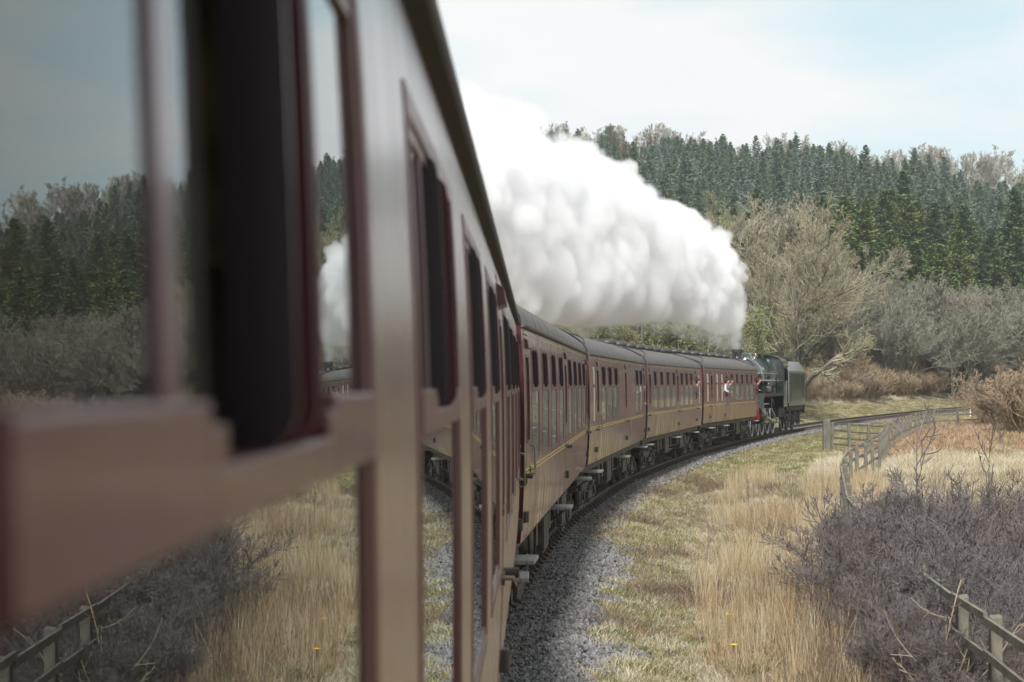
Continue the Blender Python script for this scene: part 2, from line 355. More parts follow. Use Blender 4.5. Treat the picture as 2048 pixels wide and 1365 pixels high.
def build_ground():
    # columns follow the view outwards, rows get wider apart with distance
    ys = np.concatenate([np.arange(-60, 12, 3.0), np.arange(12, 70, 0.45), np.arange(70, 150, 1.2), np.arange(150, 320, 4.0), np.arange(320, 720, 10.0), np.array([760, 900, 1200, 1700, 2500, 3600])])
    us = np.concatenate([np.array([-3.0, -2.0, -1.3, -0.8, -0.5, -0.32, -0.22]), np.linspace(-0.15, 0.32, 150), np.array([0.4, 0.55, 0.8, 1.2, 1.8, 3.0])])
    Y, U = np.meshgrid(ys, us, indexing='ij'); X = U*(np.maximum(Y, 0)+16) 
    XY = np.stack([X.ravel(), Y.ravel()], 1); d = lateral(XY); Z = height(XY, d)
    V = np.column_stack([XY, Z]); ny, nx = X.shape; idx = np.arange(ny*nx).reshape(ny, nx)
    Fq = np.stack([idx[:-1, :-1], idx[:-1, 1:], idx[1:, 1:], idx[1:, :-1]], -1).reshape(-1, 4)
    me = mesh_np('ground', V, Fq, ground_mat())
    nb = fbm(XY[:, 0]*1.3, XY[:, 1]*1.3, 3)
    edge = np.where(XY[:, 1] < 38, 2.15, 1.45) + (nb-0.5)*1.2
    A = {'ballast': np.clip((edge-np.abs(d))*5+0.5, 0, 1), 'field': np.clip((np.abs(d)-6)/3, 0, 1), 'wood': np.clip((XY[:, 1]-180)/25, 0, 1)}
    for k, v in A.items(): at = me.attributes.new(k, 'FLOAT', 'POINT'); at.data.foreach_set('value', v.astype(np.float32))
    o = link('ground', me); tag(o, 'rough tan and green grassland rising into the wooded hillside', kind='structure')
build_ground()

# ------------------------------------------------------------------ track
def build_track():
    root = empty('railway_track'); tag(root, 'single railway track on wooden sleepers curving right under the train', kind='structure')
    pts = TRK[(TRK[:, 1] > -12)]; tn = TAN[(TRK[:, 1] > -12)]
    prof = [(-0.035, 0), (0.035, 0), (0.035, -0.035), (0.010, -0.045), (0.010, -0.125), (0.065, -0.14), (0.065, -0.15), (-0.065, -0.15), (-0.065, -0.14), (-0.010, -0.125), (-0.010, -0.045), (-0.035, -0.035)]
    for sg in (-1, 1):
        vs = []; n = len(prof)
        for (x, y), (tx, ty) in zip(pts, tn):
            for a, z in prof:
                q = sg*0.7525 + a; vs.append((x + ty*q, y - tx*q, z + rise(y)))
        m = len(pts); fs = [(i*n+k, i*n+(k+1) % n, (i+1)*n+(k+1) % n, (i+1)*n+k) for i in range(m-1) for k in range(n)]
        mi = [1 if k == 0 else 0 for i in range(m-1) for k in range(n)]
        me = mesh_np('rail', vs, np.array(fs), [M['rust'], M['railtop']], smooth=False, midx=mi); link('rail', me, root)
    sl = []
    for v in range(3):
        b = MB(); b.box(-1.3, 1.3, -0.125, 0.125, -0.13, 0.0); me = b.mesh('sleeper', M['sleeper']); sl.append(me)
    ch = MB(); ch.box(-0.19, 0.19, -0.09, 0.09, 0.0, 0.035); ch.hexa([(0.035, -0.06, 0.035), (0.17, -0.06, 0.035), (0.17, 0.06, 0.035), (0.035, 0.06, 0.035)], [(0.035, -0.035, 0.13), (0.07, -0.035, 0.13), (0.07, 0.035, 0.13), (0.035, 0.035, 0.13)])
    ch.hexa([(-0.17, -0.06, 0.035), (-0.035, -0.06, 0.035), (-0.035, 0.06, 0.035), (-0.17, 0.06, 0.035)], [(-0.09, -0.035, 0.13), (-0.035, -0.035, 0.13), (-0.035, 0.035, 0.13), (-0.09, 0.035, 0.13)])
    ch.cyl((0.125, 0, 0.035), (0.125, 0, 0.10), 0.02, n=6); chm = ch.mesh('rail_chair', M['rust'])
    s = 10.0; cum = np.arange(len(pts))*1.0; k = 0
    while s < len(pts)-2 and k < 250:
        x = np.interp(s, cum, pts[:, 0]); y = np.interp(s, cum, pts[:, 1]); tx = np.interp(s, cum, tn[:, 0]); ty = np.interp(s, cum, tn[:, 1])
        rz = math.atan2(-tx, ty)
        o = link('sleeper', sl[k % 3], root, (x, y, rise(y)-0.185), (0, random.uniform(-.004, .004), rz + random.uniform(-.012, .012)))
        if y > 16:
            c = link('rail_chair', chm, root, (x + ty*0.7525, y - tx*0.7525, rise(y)-0.184), (0, 0, rz))
        s += 0.72; k += 1
build_track()

# ------------------------------------------------------------------ coaches
PZ = [1.03, 1.35, 1.7, 2.1, 2.63, 2.95, 3.21]; PX = [1.370, 1.398, 1.411, 1.414, 1.410, 1.395, 1.372]
def _sm(z):   # smoothed profile of the body side
    return float(np.polyval(PC, z))
PC = np.polyfit(PZ, PX, 4)
WZ0, WZ1, TR0, TR1, VT = 1.85, 3.0, 2.558, 2.622, 3.0     # window bottom / top, transom bar
def opening_edges(kind, y, w=0):
    if kind == 'w': return (y-w/2, y+w/2, WZ0, WZ1)
    if kind == 's': return (y-0.28, y+0.28, WZ0, WZ1)
    if kind == 'd': return (y-0.335, y+0.335, 1.055, 3.14)
def side_shell(mb, L, ops, sg, extra_ops=None, y0=0.0, y1=None, zlo=1.03, zhi=3.21, thick=0.022, mi_out=0, mi_in=1):
    y1 = L if y1 is None else y1
    ys = sorted(set([y0, y1] + [v for o in ops for v in o[:2]])); 
    zs = sorted(set([round(v, 4) for v in np.linspace(zlo, zhi, 15)] + [v for o in ops for v in o[2:]] + [zlo, zhi])); zs = [z for z in zs if zlo <= z <= zhi]
    def hole(y, z): return any(o[0] < y < o[1] and o[2] < z < o[3] for o in ops)
    for off, mi in ((0.0, mi_out), (-thick, mi_in)):
        mb.mat = mi; vs = [(sg*(_sm(z)+off), y, z) for z in zs for y in ys]; ny = len(ys); fs = []
        for i in range(len(zs)-1):
            for j in range(ny-1):
                if hole((ys[j]+ys[j+1])/2, (zs[i]+zs[i+1])/2): continue
                fs.append((i*ny+j, i*ny+j+1, (i+1)*ny+j+1, (i+1)*ny+j))
        mb.add(vs, fs, True)
    mb.mat = mi_out
    for (a, b, c, d) in ops + [(y0, y1, zlo, zhi)]:
        zz = [z for z in zs if c <= z <= d]
        for y in (a, b):
            vs = [(sg*(_sm(z)+off), y, z) for z in zz for off in (0, -thick)]
            mb.add(vs, [(2*i, 2*i+1, 2*i+3, 2*i+2) for i in range(len(zz)-1)])
        for z in (c, d):
            x = _sm(z); mb.add([(sg*x, a, z), (sg*x, b, z), (sg*(x-thick), b, z), (sg*(x-thick), a, z)], [(0, 1, 2, 3)])
def curved_bar(mb, y0, y1, z0, z1, o0, o1, sg=1):
    """bar on the body side following its curve: o0..o1 is its depth range from the skin"""
    n = max(1, int((z1-z0)/0.12)); zz = np.linspace(z0, z1, n+1)
    for i in range(n):
        a, b = zz[i], zz[i+1]; xa, xb = _sm(a), _sm(b)
        vs = [(sg*(xa+o0), y0, a), (sg*(xa+o1), y0, a), (sg*(xa+o1), y1, a), (sg*(xa+o0), y1, a), (sg*(xb+o0), y0, b), (sg*(xb+o1), y0, b), (sg*(xb+o1), y1, b), (sg*(xb+o0), y1, b)]
        fs = [(0, 1, 5, 4), (1, 2, 6, 5), (2, 3, 7, 6), (3, 0, 4, 7)]
        if i == 0: fs.append((3, 2, 1, 0))
        if i == n-1: fs.append((4, 5, 6, 7))
        mb.add(vs, fs)
_wcache = {}
def window_meshes(w, small=False):
    key = (w, small)
    if key in _wcache: return _wcache[key]
    h = w/2; fr = MB()
    # raised moulding round the opening, then the rebate inside it
    for a, b in ((-h-0.045, -h-0.002), (h+0.002, h+0.045)): curved_bar(fr, a, b, WZ0-0.045, WZ1+0.045, -0.002, 0.0035)
    for a, b in ((WZ0-0.045, WZ0-0.002), (WZ1+0.002, WZ1+0.045)): curved_bar(fr, -h-0.002, h+0.002, a, b, -0.002, 0.0035)
    for a, b in ((-h+0.001, -h+0.022), (h-0.022, h-0.001)): curved_bar(fr, a, b, WZ0+0.001, WZ1-0.001, -0.010, -0.0015)
    for a, b in ((WZ0+0.001, WZ0+0.022), (WZ1-0.022, WZ1-0.001)): curved_bar(fr, -h+0.022, h-0.022, a, b, -0.010, -0.0015)
    # transom, lower in the middle where the sliding lights part
    q = 0.30 if not small else 0.0
    if not small:
        curved_bar(fr, -h+0.022, -q, TR0, TR1, -0.03, 0.006); curved_bar(fr, q, h-0.022, TR0, TR1, -0.03, 0.006)
        curved_bar(fr, -q, q, TR0, TR1-0.032, -0.03, 0.006)
        for sgn in (-1, 1): curved_bar(fr, min(sgn*q, sgn*(q-0.05)), max(sgn*q, sgn*(q-0.05)), TR1-0.032, TR1-0.012, -0.03, 0.006)
    else: curved_bar(fr, -h+0.022, h-0.022, TR0, TR1, -0.03, 0.006)
    fm = fr.mesh('window_frame', M['paint_clean'])
    def pane(y0, y1, z0, z1, dx):
        m = MB(); zz = np.linspace(z0, z1, 5); vs = [(_sm(z)+dx, y, z) for z in zz for y in (y0, y1)]
        m.add(vs, [(2*i, 2*i+1, 2*i+3, 2*i+2) for i in range(4)], True); return m.mesh('glass_pane', M['frosted'] if small else (M['glass'] if w > 1.35 else M['glass_dusty']))
    lower = pane(-h+0.02, h-0.02, WZ0+0.02, TR0+0.002, -0.006)
    up = []
    if not small:
        up = [pane(-0.375, -0.19, TR1-0.002, WZ1-0.02, -0.014), pane(-h+0.02, -0.345, TR1-0.002, WZ1-0.02, -0.007), pane(0.345, h-0.02, TR1-0.002, WZ1-0.02, -0.008)]
    else: up = [pane(-h+0.02, h-0.02, TR1-0.002, WZ1-0.02, -0.006)]
    st = MB()
    if not small:
        curved_bar(st, -0.022, 0.022, TR1-0.002, WZ1-0.022, -0.014, -0.003)
    stm = st.mesh('sliding_light_stile', M['stile']) if not small else None
    # wind deflector: a plate standing out square to the side with a rounded outer edge
    def fin(m_):
        f = MB(); z0, z1 = TR1-0.034, WZ1+0.004; r = 0.028; poly = [(_sm(z0)-0.022, z0), (_sm(z0)+0.018-r, z0)]
        for k in range(1, 5): q_ = -PI/2 + k*PI/8; poly.append((_sm(z0)+0.018-r + r*math.cos(q_), z0+r+r*math.sin(q_)))
        for z in np.linspace(z0+0.06, z1-0.06, 5): poly.append((_sm(z)+0.018, z))
        for k in range(0, 5): q_ = k*PI/8; poly.append((_sm(z1)+0.018-r + r*math.cos(q_), z1-r+r*math.sin(q_)))
        poly.append((_sm(z1)-0.022, z1)); f.prism(poly, -0.004, 0.004); return f.mesh('wind_deflector', m_)
    res = (fm, lower, up, stm, (fin(M['fin']), fin(M['fin2'])) if not small else None)
    _wcache[key] = res; return res
def put_window(root, y, w, small=False, fins=(-0.2, 0.2)):
    fm, lower, up, stm, fn = window_meshes(w, small)
    win = link('window', fm, root, (0, y, 0)); bevel(win, 0.005, 2)
    link('glass_pane', lower, win)
    for u in up: link('sliding_light' if not small else 'glass_pane', u, win)
    if stm: link('sliding_light_stile', stm, win, (0, -0.355, 0)); link('sliding_light_stile', stm, win, (-0.006, 0.355, 0))
    if fn:
        link('wind_deflector', fn[0], win, (0, fins[0], 0)); link('wind_deflector', fn[1], win, (0, fins[1], 0))
    return win
_dm = {}
def door_parts():
    if _dm: return _dm
    d = MB(); side_shell(d, 0, [(-0.235, 0.235, 2.02, 2.93)], 1, y0=-0.322, y1=0.322, zlo=1.065, zhi=3.13, thick=0.045)
    _dm['door'] = d.mesh('door', [M['paint'], M['inner']])
    f = MB()
    for a, b in ((-0.235, -0.20), (0.20, 0.235)): curved_bar(f, a, b, 2.02, 2.93, -0.03, 0.004)
    curved_bar(f, -0.20, 0.20, 2.90, 2.93, -0.03, 0.004); curved_bar(f, -0.20, 0.20, 2.02, 2.05, -0.03, 0.008)
    _dm['frame'] = f.mesh('droplight_frame', M['paint_clean'])
    g = MB(); g.add([(_sm(z)-0.02, y, z) for z in (2.05, 2.5, 2.90) for y in (-0.2, 0.2)], [(0, 1, 3, 2), (2, 3, 5, 4)], True); _dm['pane'] = g.mesh('glass_pane', M['glass'])
    g = MB(); g.add([(_sm(z)-0.02, y, z) for z in (2.05, 2.3) for y in (-0.2, 0.2)], [(0, 1, 3, 2)], True); _dm['pane_low'] = g.mesh('glass_pane', M['glass'])
    h = MB(); x = _sm(1.72)
    h.tube([(x, 0.27, 1.74), (x+0.055, 0.27, 1.74), (x+0.06, 0.27, 1.70), (x+0.06, 0.17, 1.70)], 0.012, 6); h.cyl((x-0.01, 0.27, 1.74), (x+0.015, 0.27, 1.74), 0.035, n=10)
    _dm['handle'] = h.mesh('door_handle', M['brass'])
    g = MB(); x = _sm(1.7)
    g.tube([(x-0.01, 0.405, 1.99), (x+0.04, 0.405, 1.985), (x+0.05, 0.405, 1.97), (x+0.05, 0.405, 1.70), (x+0.04, 0.405, 1.685), (x-0.01, 0.405, 1.68)], 0.011, 6)
    _dm['grab'] = g.mesh('grab_rail', M['brass'])
    for nm, z, hh, dd in (('hinge', 1.28, 0.11, 0.045), ('bump_stop', 1.70, 0.05, 0.075)):
        b = MB(); x = _sm(z)
        if nm == 'hinge': b.box(x-0.01, x+0.028, -0.43, -0.30, z-hh/2, z+hh/2); b.cyl((x+0.026, -0.335, z-hh/2), (x+0.026, -0.335, z+hh/2), 0.022, n=8)
        else: b.cyl((x-0.01, -0.42, z), (x+dd, -0.42, z), 0.026, n=8)
        _dm[nm] = b.mesh(nm, M['black'])
    v = MB(); x = _sm(3.05)
    v.prism([(x-0.005, 3.10), (x+0.03, 3.075), (x+0.045, 3.00), (_sm(2.98)-0.005, 2.985)], -0.2, 0.2); _dm['hood'] = v.mesh('vent_hood', M['paint_clean'])
    s = MB(); s.box(1.12, 1.50, -0.36, 0.36, 0.795, 0.84); s.mat = 1
    for yy in (-0.25, 0.25): s.box(1.14, 1.17, yy-0.02, yy+0.02, 0.84, 0.96); s.tube([(1.16, yy, 0.6), (1.42, yy, 0.795)], 0.012, 5)
    _dm['step'] = s.mesh('footstep', [M['step'], M['black']])
    return _dm
def put_door(root, y, open_=True, flip=False, label=None):
    D = door_parts(); sc = (1, -1, 1) if flip else None
    d = link('door', D['door'], root, (0, y, 0)); 
    if flip: d.scale = (1, -1, 1)
    if label: d['label'] = label
    link('droplight_frame', D['frame'], d); link('glass_pane', D['pane_low' if open_ else 'pane'], d)
    link('door_handle', D['handle'], d); link('vent_hood', D['hood'], d); link('hinge', D['hinge'], d); link('bump_stop', D['bump_stop'], d)
    if not flip or y > 18: link('grab_rail', D['grab'], root, (0, y - (0.81 if flip else 0), 0))
    bevel(link('footstep', D['step'], root, (0, y, 0)), 0.008, 1)
_sh = {}
def shared():
    if _sh: return _sh
    # bogie wheel pair, frame, springs
    w = MB(); r = 0.46
    for sg in (-1, 1):
        w.lathe([(0.10, sg*0.70), (0.38, sg*0.71), (r-0.03, sg*0.765), (r, sg*0.765), (r+0.002, sg*0.70), (r+0.028, sg*0.685), (r+0.028, sg*0.655), (0.38, sg*0.66), (0.1, sg*0.68)], axis='x', n=28)
    w.cyl((-1.0, 0, 0), (1.0, 0, 0), 0.075, n=10); _sh['wheelset'] = w.mesh('wheelset', M['under'])
    b = MB()
    for sg in (-1, 1):
        x0, x1 = sorted((sg*0.98, sg*1.06))
        b.prism([(-1.75, 0.62), (-1.55, 0.74), (-0.5, 0.74), (-0.35, 0.60), (0.35, 0.60), (0.5, 0.74), (1.55, 0.74), (1.75, 0.62), (1.7, 0.5), (0.55, 0.5), (0.4, 0.3), (-0.4, 0.3), (-0.55, 0.5), (-1.7, 0.5)], x0, x1, axis='x')
        b.box(min(sg*0.3, sg*1.05), max(sg*0.3, sg*1.05), -0.25, 0.25, 0.42, 0.8)
        b.box(min(sg*1.06, sg*1.14), max(sg*1.06, sg*1.14), -1.55, -1.05, 0.62, 0.66)
    b.box(-1.0, 1.0, -1.72, -1.6, 0.5, 0.65); b.box(-1.0, 1.0, 1.6, 1.72, 0.5, 0.65)
    _sh['bogie'] = b.mesh('bogie_frame', M['under'])
    a = MB(); a.box(-0.075, 0.075, -0.16, 0.16, -0.17, 0.2); a.cyl((0.075, 0, 0), (0.12, 0, 0), 0.10, n=10); a.box(-0.03, 0.05, -0.52, 0.52, -0.27, -0.21)
    for yy in (-0.36, 0.36):
        a.lathe([(0.065, -0.2), (0.085, -0.17), (0.065, -0.14), (0.085, -0.11), (0.065, -0.08), (0.085, -0.05), (0.065, -0.02), (0.085, 0.01), (0.065, 0.04), (0.085, 0.07), (0.065, 0.1)], (0, yy, 0), n=10)
    _sh['axlebox'] = a.mesh('axlebox', M['under'])
    k = MB(); n = 10
    for i in range(n): k.box(-0.09, 0.09, -0.55+i*0.02, 0.55-i*0.02, 0.0+0.014*i, 0.011+0.014*i)
    _sh['leaf'] = k.mesh('leaf_spring', M['under'])
    v = MB(); v.lathe([(0.13, 0), (0.13, 0.03), (0.21, 0.045), (0.225, 0.09), (0.19, 0.14), (0.10, 0.165), (0.001, 0.17)], n=14); _sh['vent'] = v.mesh('roof_vent', M['black'])
    s = MB()
    s.box(-0.5, 0.5, -0.24, 0.16, 1.45, 1.60); s.box(-0.5, 0.5, 0.16, 0.27, 1.45, 2.35)
    _sh['seat'] = s.mesh('seat', M['seat'])
    bb = MB(); bb.box(0.55, 1.22, -0.65, 0.65, 0.42, 0.95); bb.box(1.22, 1.235, -0.6, -0.02, 0.46, 0.9); bb.box(1.22, 1.235, 0.02, 0.6, 0.46, 0.9); _sh['battery'] = bb.mesh('battery_box', M['under'])
    t = MB(); t.lathe([(0.001, -0.75), (0.24, -0.7), (0.28, -0.6), (0.28, 0.6), (0.24, 0.7), (0.001, 0.75)], (0.75, 0, 0.62), 'y', 14); _sh['tank'] = t.mesh('vacuum_tank', M['under'])
    c = MB(); c.lathe([(0.001, 0.35), (0.27, 0.38), (0.27, 0.85), (0.001, 0.9)], (0.9, 0, 0), 'z', 14); c.tube([(0.9, 0, 0.35), (0.9, 0.1, 0.25), (0.6, 0.5, 0.25)], 0.03, 6); _sh['brake'] = c.mesh('brake_cylinder', M['under'])
    bf = MB(); bf.cyl((0, 0, 0), (0, 0.35, 0), 0.10, n=12); bf.cyl((0, 0.35, 0), (0, 0.40, 0), 0.22, n=16); _sh['buffer'] = bf.mesh('buffer', M['black'])
    return _sh
def roof_mesh(L):
    r = MB(); n = 22; seams = [i*L/14 for i in range(15)]
    sec = lambda q, e=0.0: ((1.372+e)*math.cos(q), 3.212 + (0.55+e)*math.sin(q)**0.92 if math.sin(q) > 1e-6 else 3.212)
    ys = np.linspace(0, L, 15); vs = [(sec(PI*i/n)[0], y, sec(PI*i/n)[1]) for y in ys for i in range(n+1)]
    r.add(vs, [(j*(n+1)+i, j*(n+1)+i+1, (j+1)*(n+1)+i+1, (j+1)*(n+1)+i) for j in range(14) for i in range(n)], True)
    for y in seams[1:-1]:
        vs = [(sec(PI*i/n, e)[0], yy, sec(PI*i/n, e)[1]) for yy, e in ((y-0.02, 0.001), (y-0.008, 0.006), (y+0.008, 0.006), (y+0.02, 0.001)) for i in range(n+1)]
        r.add(vs, [(j*(n+1)+i, j*(n+1)+i+1, (j+1)*(n+1)+i+1, (j+1)*(n+1)+i) for j in range(3) for i in range(n)], True)
    r.mat = 1
    for y in (0.0, L-0.05):      # dark band at each roof end
        vs = [(sec(PI*i/n, e)[0], yy, sec(PI*i/n, e)[1]) for yy, e in ((y, -0.05), (y, 0.012), (y+0.05, 0.012), (y+0.05, -0.05)) for i in range(n+1)]
        r.add(vs, [(j*(n+1)+i, j*(n+1)+i+1, (j+1)*(n+1)+i+1, (j+1)*(n+1)+i) for j in range(3) for i in range(n)], True)
    for sg in (-1, 1):           # curved rain strips at both ends of the roof
        for ya, yb in ((0.3, 3.2), (L-0.3, L-3.2)):
            pts = [(sg*sec(q, 0.02)[0], ya + (yb-ya)*math.sin(PI*t)*0.8, sec(q, 0.02)[1]) for t, q in [(t, PI*(0.13+0.30*t)) for t in np.linspace(0, 1, 12)]]
            r.tube(pts, 0.016, 5)
    return r.mesh('roof', [M['roof'], M['black']])
def coach(k, ops, label, vents, seats=True, number=None, lining=True):
    L = L1 if k == 0 else LC; hdg = HEADS[k]; st = starts[k] - rgt(hdg)*1.41
    root = empty('passenger_coach', (st.x, st.y, rise(st.y + L/2) + LIFT), -math.radians(hdg)); tag(root, label, 'coach', 'coaches of the steam train')
    sh = shared(); W = 1.38 if k == 0 else 1.30
    rects = [opening_edges(t, y, W) for t, y in ops]
    b = MB(); side_shell(b, L, rects, 1); 
    side_shell(b, L, [opening_edges('w', y, W) for t, y in ops if t == 'w'], -1)
    b.mat = 2 if k in (1, 2, 4) else 4
    for y, dy in ((0, -0.02), (L, 0.02)):      # ends
        zz = np.linspace(1.03, 3.21, 9); poly = [(_sm(z), z) for z in zz] + [((1.33)*math.cos(q), 3.21+0.49*math.sin(q)) for q in np.linspace(0.2, PI-0.2, 12)] + [(-_sm(z), z) for z in zz[::-1]]
        b.prism(poly, *sorted((y, y-dy if y else y+0.02)))
    b.mat = 1; b.box(-1.33, 1.33, 0.05, L-0.05, 1.2, 1.27)
    b.mat = 3; b.box(-1.31, 1.31, 0.05, L-0.05, 3.13, 3.16)
    b.mat = 1
    for y in [o[1] for o in ops if o[0] == 'd']:
        for dy in (-0.48, 0.48):
            if 0.2 < y+dy < L-0.2: b.box(-1.3, 1.3, y+dy-0.02, y+dy+0.02, 1.27, 3.13)
    body = b.build('body', [M['paint5'] if k == 4 else (M['paint1'] if k == 0 else M['paint']), M['inner'], M['paint_end'], M['ceil'], M['black']], root)
    link('roof', roof_mesh(L), root)
    g = MB()
    for sg in (-1, 1): g.prism([(sg*1.366, 3.195), (sg*1.412, 3.205), (sg*1.415, 3.24), (sg*1.366, 3.232)], 0.0, L)
    bevel(g.build('gutter', M['roof'] if k else M['rubber'], root), 0.006, 1)
    if lining and k > 0:
        l = MB()
        xs = []
        segs = []; cur = 0.02
        for y in sorted(o[1] for o in ops if o[0] == 'd'): segs.append((cur, y-0.345)); segs.append((y-0.315, y+0.315)); cur = y+0.345
        segs.append((cur, L-0.02))
        for a, c in segs:
            for z in (1.715, 1.755): curved_bar(l, a, c, z-0.008, z+0.008, 0.001, 0.003)
        if k: curved_bar(l, 0.02, L-0.02, 3.145, 3.150, 0.001, 0.003)
        l.build('lining', M['yellow'], root)
    for t, y in ops:
        if t == 'w': 
            fins = (-0.2, 0.2)
            if k == 0 and y < 3: fins = (-0.05, 0.06)
            elif k == 0: fins = (-0.2 + random.uniform(-.03, .03), 0.2 + random.uniform(-.05, .05))
            put_window(root, y, W, fins=fins)
        elif t == 's': put_window(root, y, 0.56, small=True)
        else: put_door(root, y, flip=(y > L*0.45))
    for y in vents: link('roof_vent', sh['vent'], root, (0.0, y, 3.74), scl=(1.35, 1.35, 1.5) if k > 2 else None)
    cd = MB(); cd.tube([(0.28, 1.0, 3.755), (0.28, L*0.5, 3.755), (0.28, L-1.0, 3.755)], 0.016, 6)
    for y in np.arange(1.5, L-1, 2.4): cd.box(0.24, 0.32, y-0.03, y+0.03, 3.72, 3.78)
    cd.build('roof_conduit', M['black'], root)
    # underframe
    u = MB()
    for sg in (-1, 1):
        u.box(min(sg*1.16, sg*1.24), max(sg*1.16, sg*1.24), 0.0, L, 0.86, 1.04)
        u.box(min(sg*1.24, sg*1.30), max(sg*1.24, sg*1.30), 0.0, L, 1.00, 1.035)
        u.tube([(sg*1.0, 5.0, 0.9), (sg*1.0, 6.6, 0.36), (sg*1.0, L-6.6, 0.36), (sg*1.0, L-5.0, 0.9)], 0.035, 6)
        for y in (6.6, L/2, L-6.6): u.tube([(sg*1.0, y, 0.9), (sg*1.0, y, 0.36)], 0.03, 5)
        u.box(min(sg*0.2, sg*0.3), max(sg*0.2, sg*0.3), 0.1, L-0.1, 0.75, 0.95)
    for y in np.arange(0.2, L, 1.9): u.box(-1.16, 1.16, y-0.04, y+0.04, 0.86, 1.0)
    u.box(-1.25, 1.25, 0.0, 0.1, 0.8, 1.1); u.box(-1.25, 1.25, L-0.1, L, 0.8, 1.1)
    u.tube([(1.05, 1.2, 0.78), (1.12, 4.6, 0.5), (1.12, 7, 0.52), (1.12, L-5, 0.5), (1.05, L-1.2, 0.78)], 0.018, 5)
    u.build('underframe', M['under'], root)
    link('battery_box', sh['battery'], root, (0, 7.4, -.06)); link('battery_box', sh['battery'], root, (0, 12.6, -.06))
    link('vacuum_tank', sh['tank'], root, (0, 9.9, 0)); link('brake_cylinder', sh['brake'], root, (0, 5.5, 0)); link('brake_cylinder', sh['brake'], root, (0, L-5.5, 0))
    pp = MB()
    for yy in (5.05, 6.1, 8.6, 11.2, 13.8, L-6.2, L-5.0): pp.tube([(1.13, yy, 0.9), (1.15, yy+0.05, 0.42), (1.0, yy+0.1, 0.34)], 0.022, 5)
    for yy in (5.8, 9.0, 11.5, 14.2): pp.box(0.95, 1.2, yy-0.14, yy+0.14, 0.55, 0.9)
    pp.build('brake_rigging', M['black'], root)['kind'] = 'stuff'
    for yc in (2.7, L-2.7):
        bg = link('bogie', sh['bogie'], root, (0, yc, -LIFT))
        for dy in (-1.3, 1.3):
            link('wheelset', sh['wheelset'], bg, (0, dy, 0.46))
            link('axlebox', sh['axlebox'], bg, (1.07, dy, 0.46)); link('axlebox', sh['axlebox'], bg, (-1.07, dy, 0.46), (0, 0, PI))
        link('leaf_spring', sh['leaf'], bg, (1.10, 0, 0.34)); link('leaf_spring', sh['leaf'], bg, (-1.10, 0, 0.34))
    for sg in (-1, 1):
        link('buffer', sh['buffer'], root, (sg*0.87, L-0.1, 1.05), scl=(1, 0.9, 1)); link('buffer', sh['buffer'], root, (sg*0.87, 0.1, 1.05), (0, 0, PI), scl=(1, 0.75, 1))
    gb = MB()
    for i in range(5):
        y = L+0.02+i*0.115; gb.box(-0.52, 0.52, y, y+0.06, 1.12, 3.15); gb.box(-0.47, 0.47, y+0.06, y+0.115, 1.17, 3.10)
    gb.build('gangway_bellows', M['rubber'], root)
    if seats:
        for t, y in ops:
            if t == 'w':
                for dy in (-0.85, 0.85):
                    for sx_ in (-0.8, 0.8): link('seat', sh['seat'], root, (sx_, y+dy, 0), (0, 0, PI if dy > 0 else 0))
    return root
TSO = lambda L, p0, pit, mid: [('d', 0.6)] + [('w', p0+i*pit) for i in range(4)] + [('d', mid)] + [('w', L-p0-(3-i)*pit) for i in range(4)] + [('d', L-0.6)]
ops1 = [('d', 0.62)] + [('w', 1.87+2.2*i) for i in range(4)] + [('d', 10.17)] + [('w', 11.87+2.2*i) for i in range(4)] + [('d', L1-0.55)]
co = []
co.append(coach(0, ops1, 'nearest maroon coach filling the left of the frame, out of focus', [3, 6.5, 13, 16.5]))
co.append(coach(1, TSO(LC, 1.77+0.15, 2.04, 9.535), 'maroon coach right in front of the nearest one, eight big windows', [3.4, 4.3, 13.5, 14.2, 17.0]))
co.append(coach(2, [('s', 1.14), ('d', 2.05), ('w', 3.6), ('w', 5.42), ('w', 7.25), ('d', 10.6), ('w', 15.1), ('w', 16.85), ('d', 18.35)], 'maroon brake coach with a long windowless guard section', [3.0, 3.6, 9.0, 11.0, 17.8]))
co.append(coach(3, [('d', 0.7), ('w', 2.2), ('w', 4.1), ('w', 6.05), ('w', 8.0), ('d', 9.35), ('w', 10.8), ('w', 12.65), ('w', 14.5), ('d', 16.55), ('s', 17.9)], 'maroon coach fourth from the camera, row of black domed roof vents', [1.6+2.6*i for i in range(7)]))
co.append(coach(4, [('s', 1.2), ('d', 2.35), ('s', 4.1), ('s', 5.65), ('d', 7.1), ('w', 8.95), ('w', 10.85), ('w', 12.75), ('w', 14.65), ('w', 16.5), ('d', 18.55)], 'redder maroon coach coupled next to the locomotive', [1.6+2.6*i for i in range(7)]))
# the yellow class figure low on the brake coach
def numeral():   # as a mesh
    cu = bpy.data.curves.new('class_numeral', 'FONT'); cu.body = '1'; cu.size = 0.34; cu.extrude = 0.001; cu.align_x = 'CENTER'; cu.offset = 0.012
    t_ = bpy.data.objects.new('t', cu); me = bpy.data.meshes.new_from_object(t_); bpy.data.objects.remove(t_); me.materials.clear(); me.materials.append(M['yellow'])
    o = link('class_numeral', me, co[2])
    o.matrix_local = Matrix.Translation((_sm(1.55)+0.004, 12.5, 1.44)) @ Matrix(((0, 0, 1, 0), (1, 0, 0, 0), (0, 1, 0, 0), (0, 0, 0, 1)))
    o.scale = (1.6, 1, 1)
numeral()
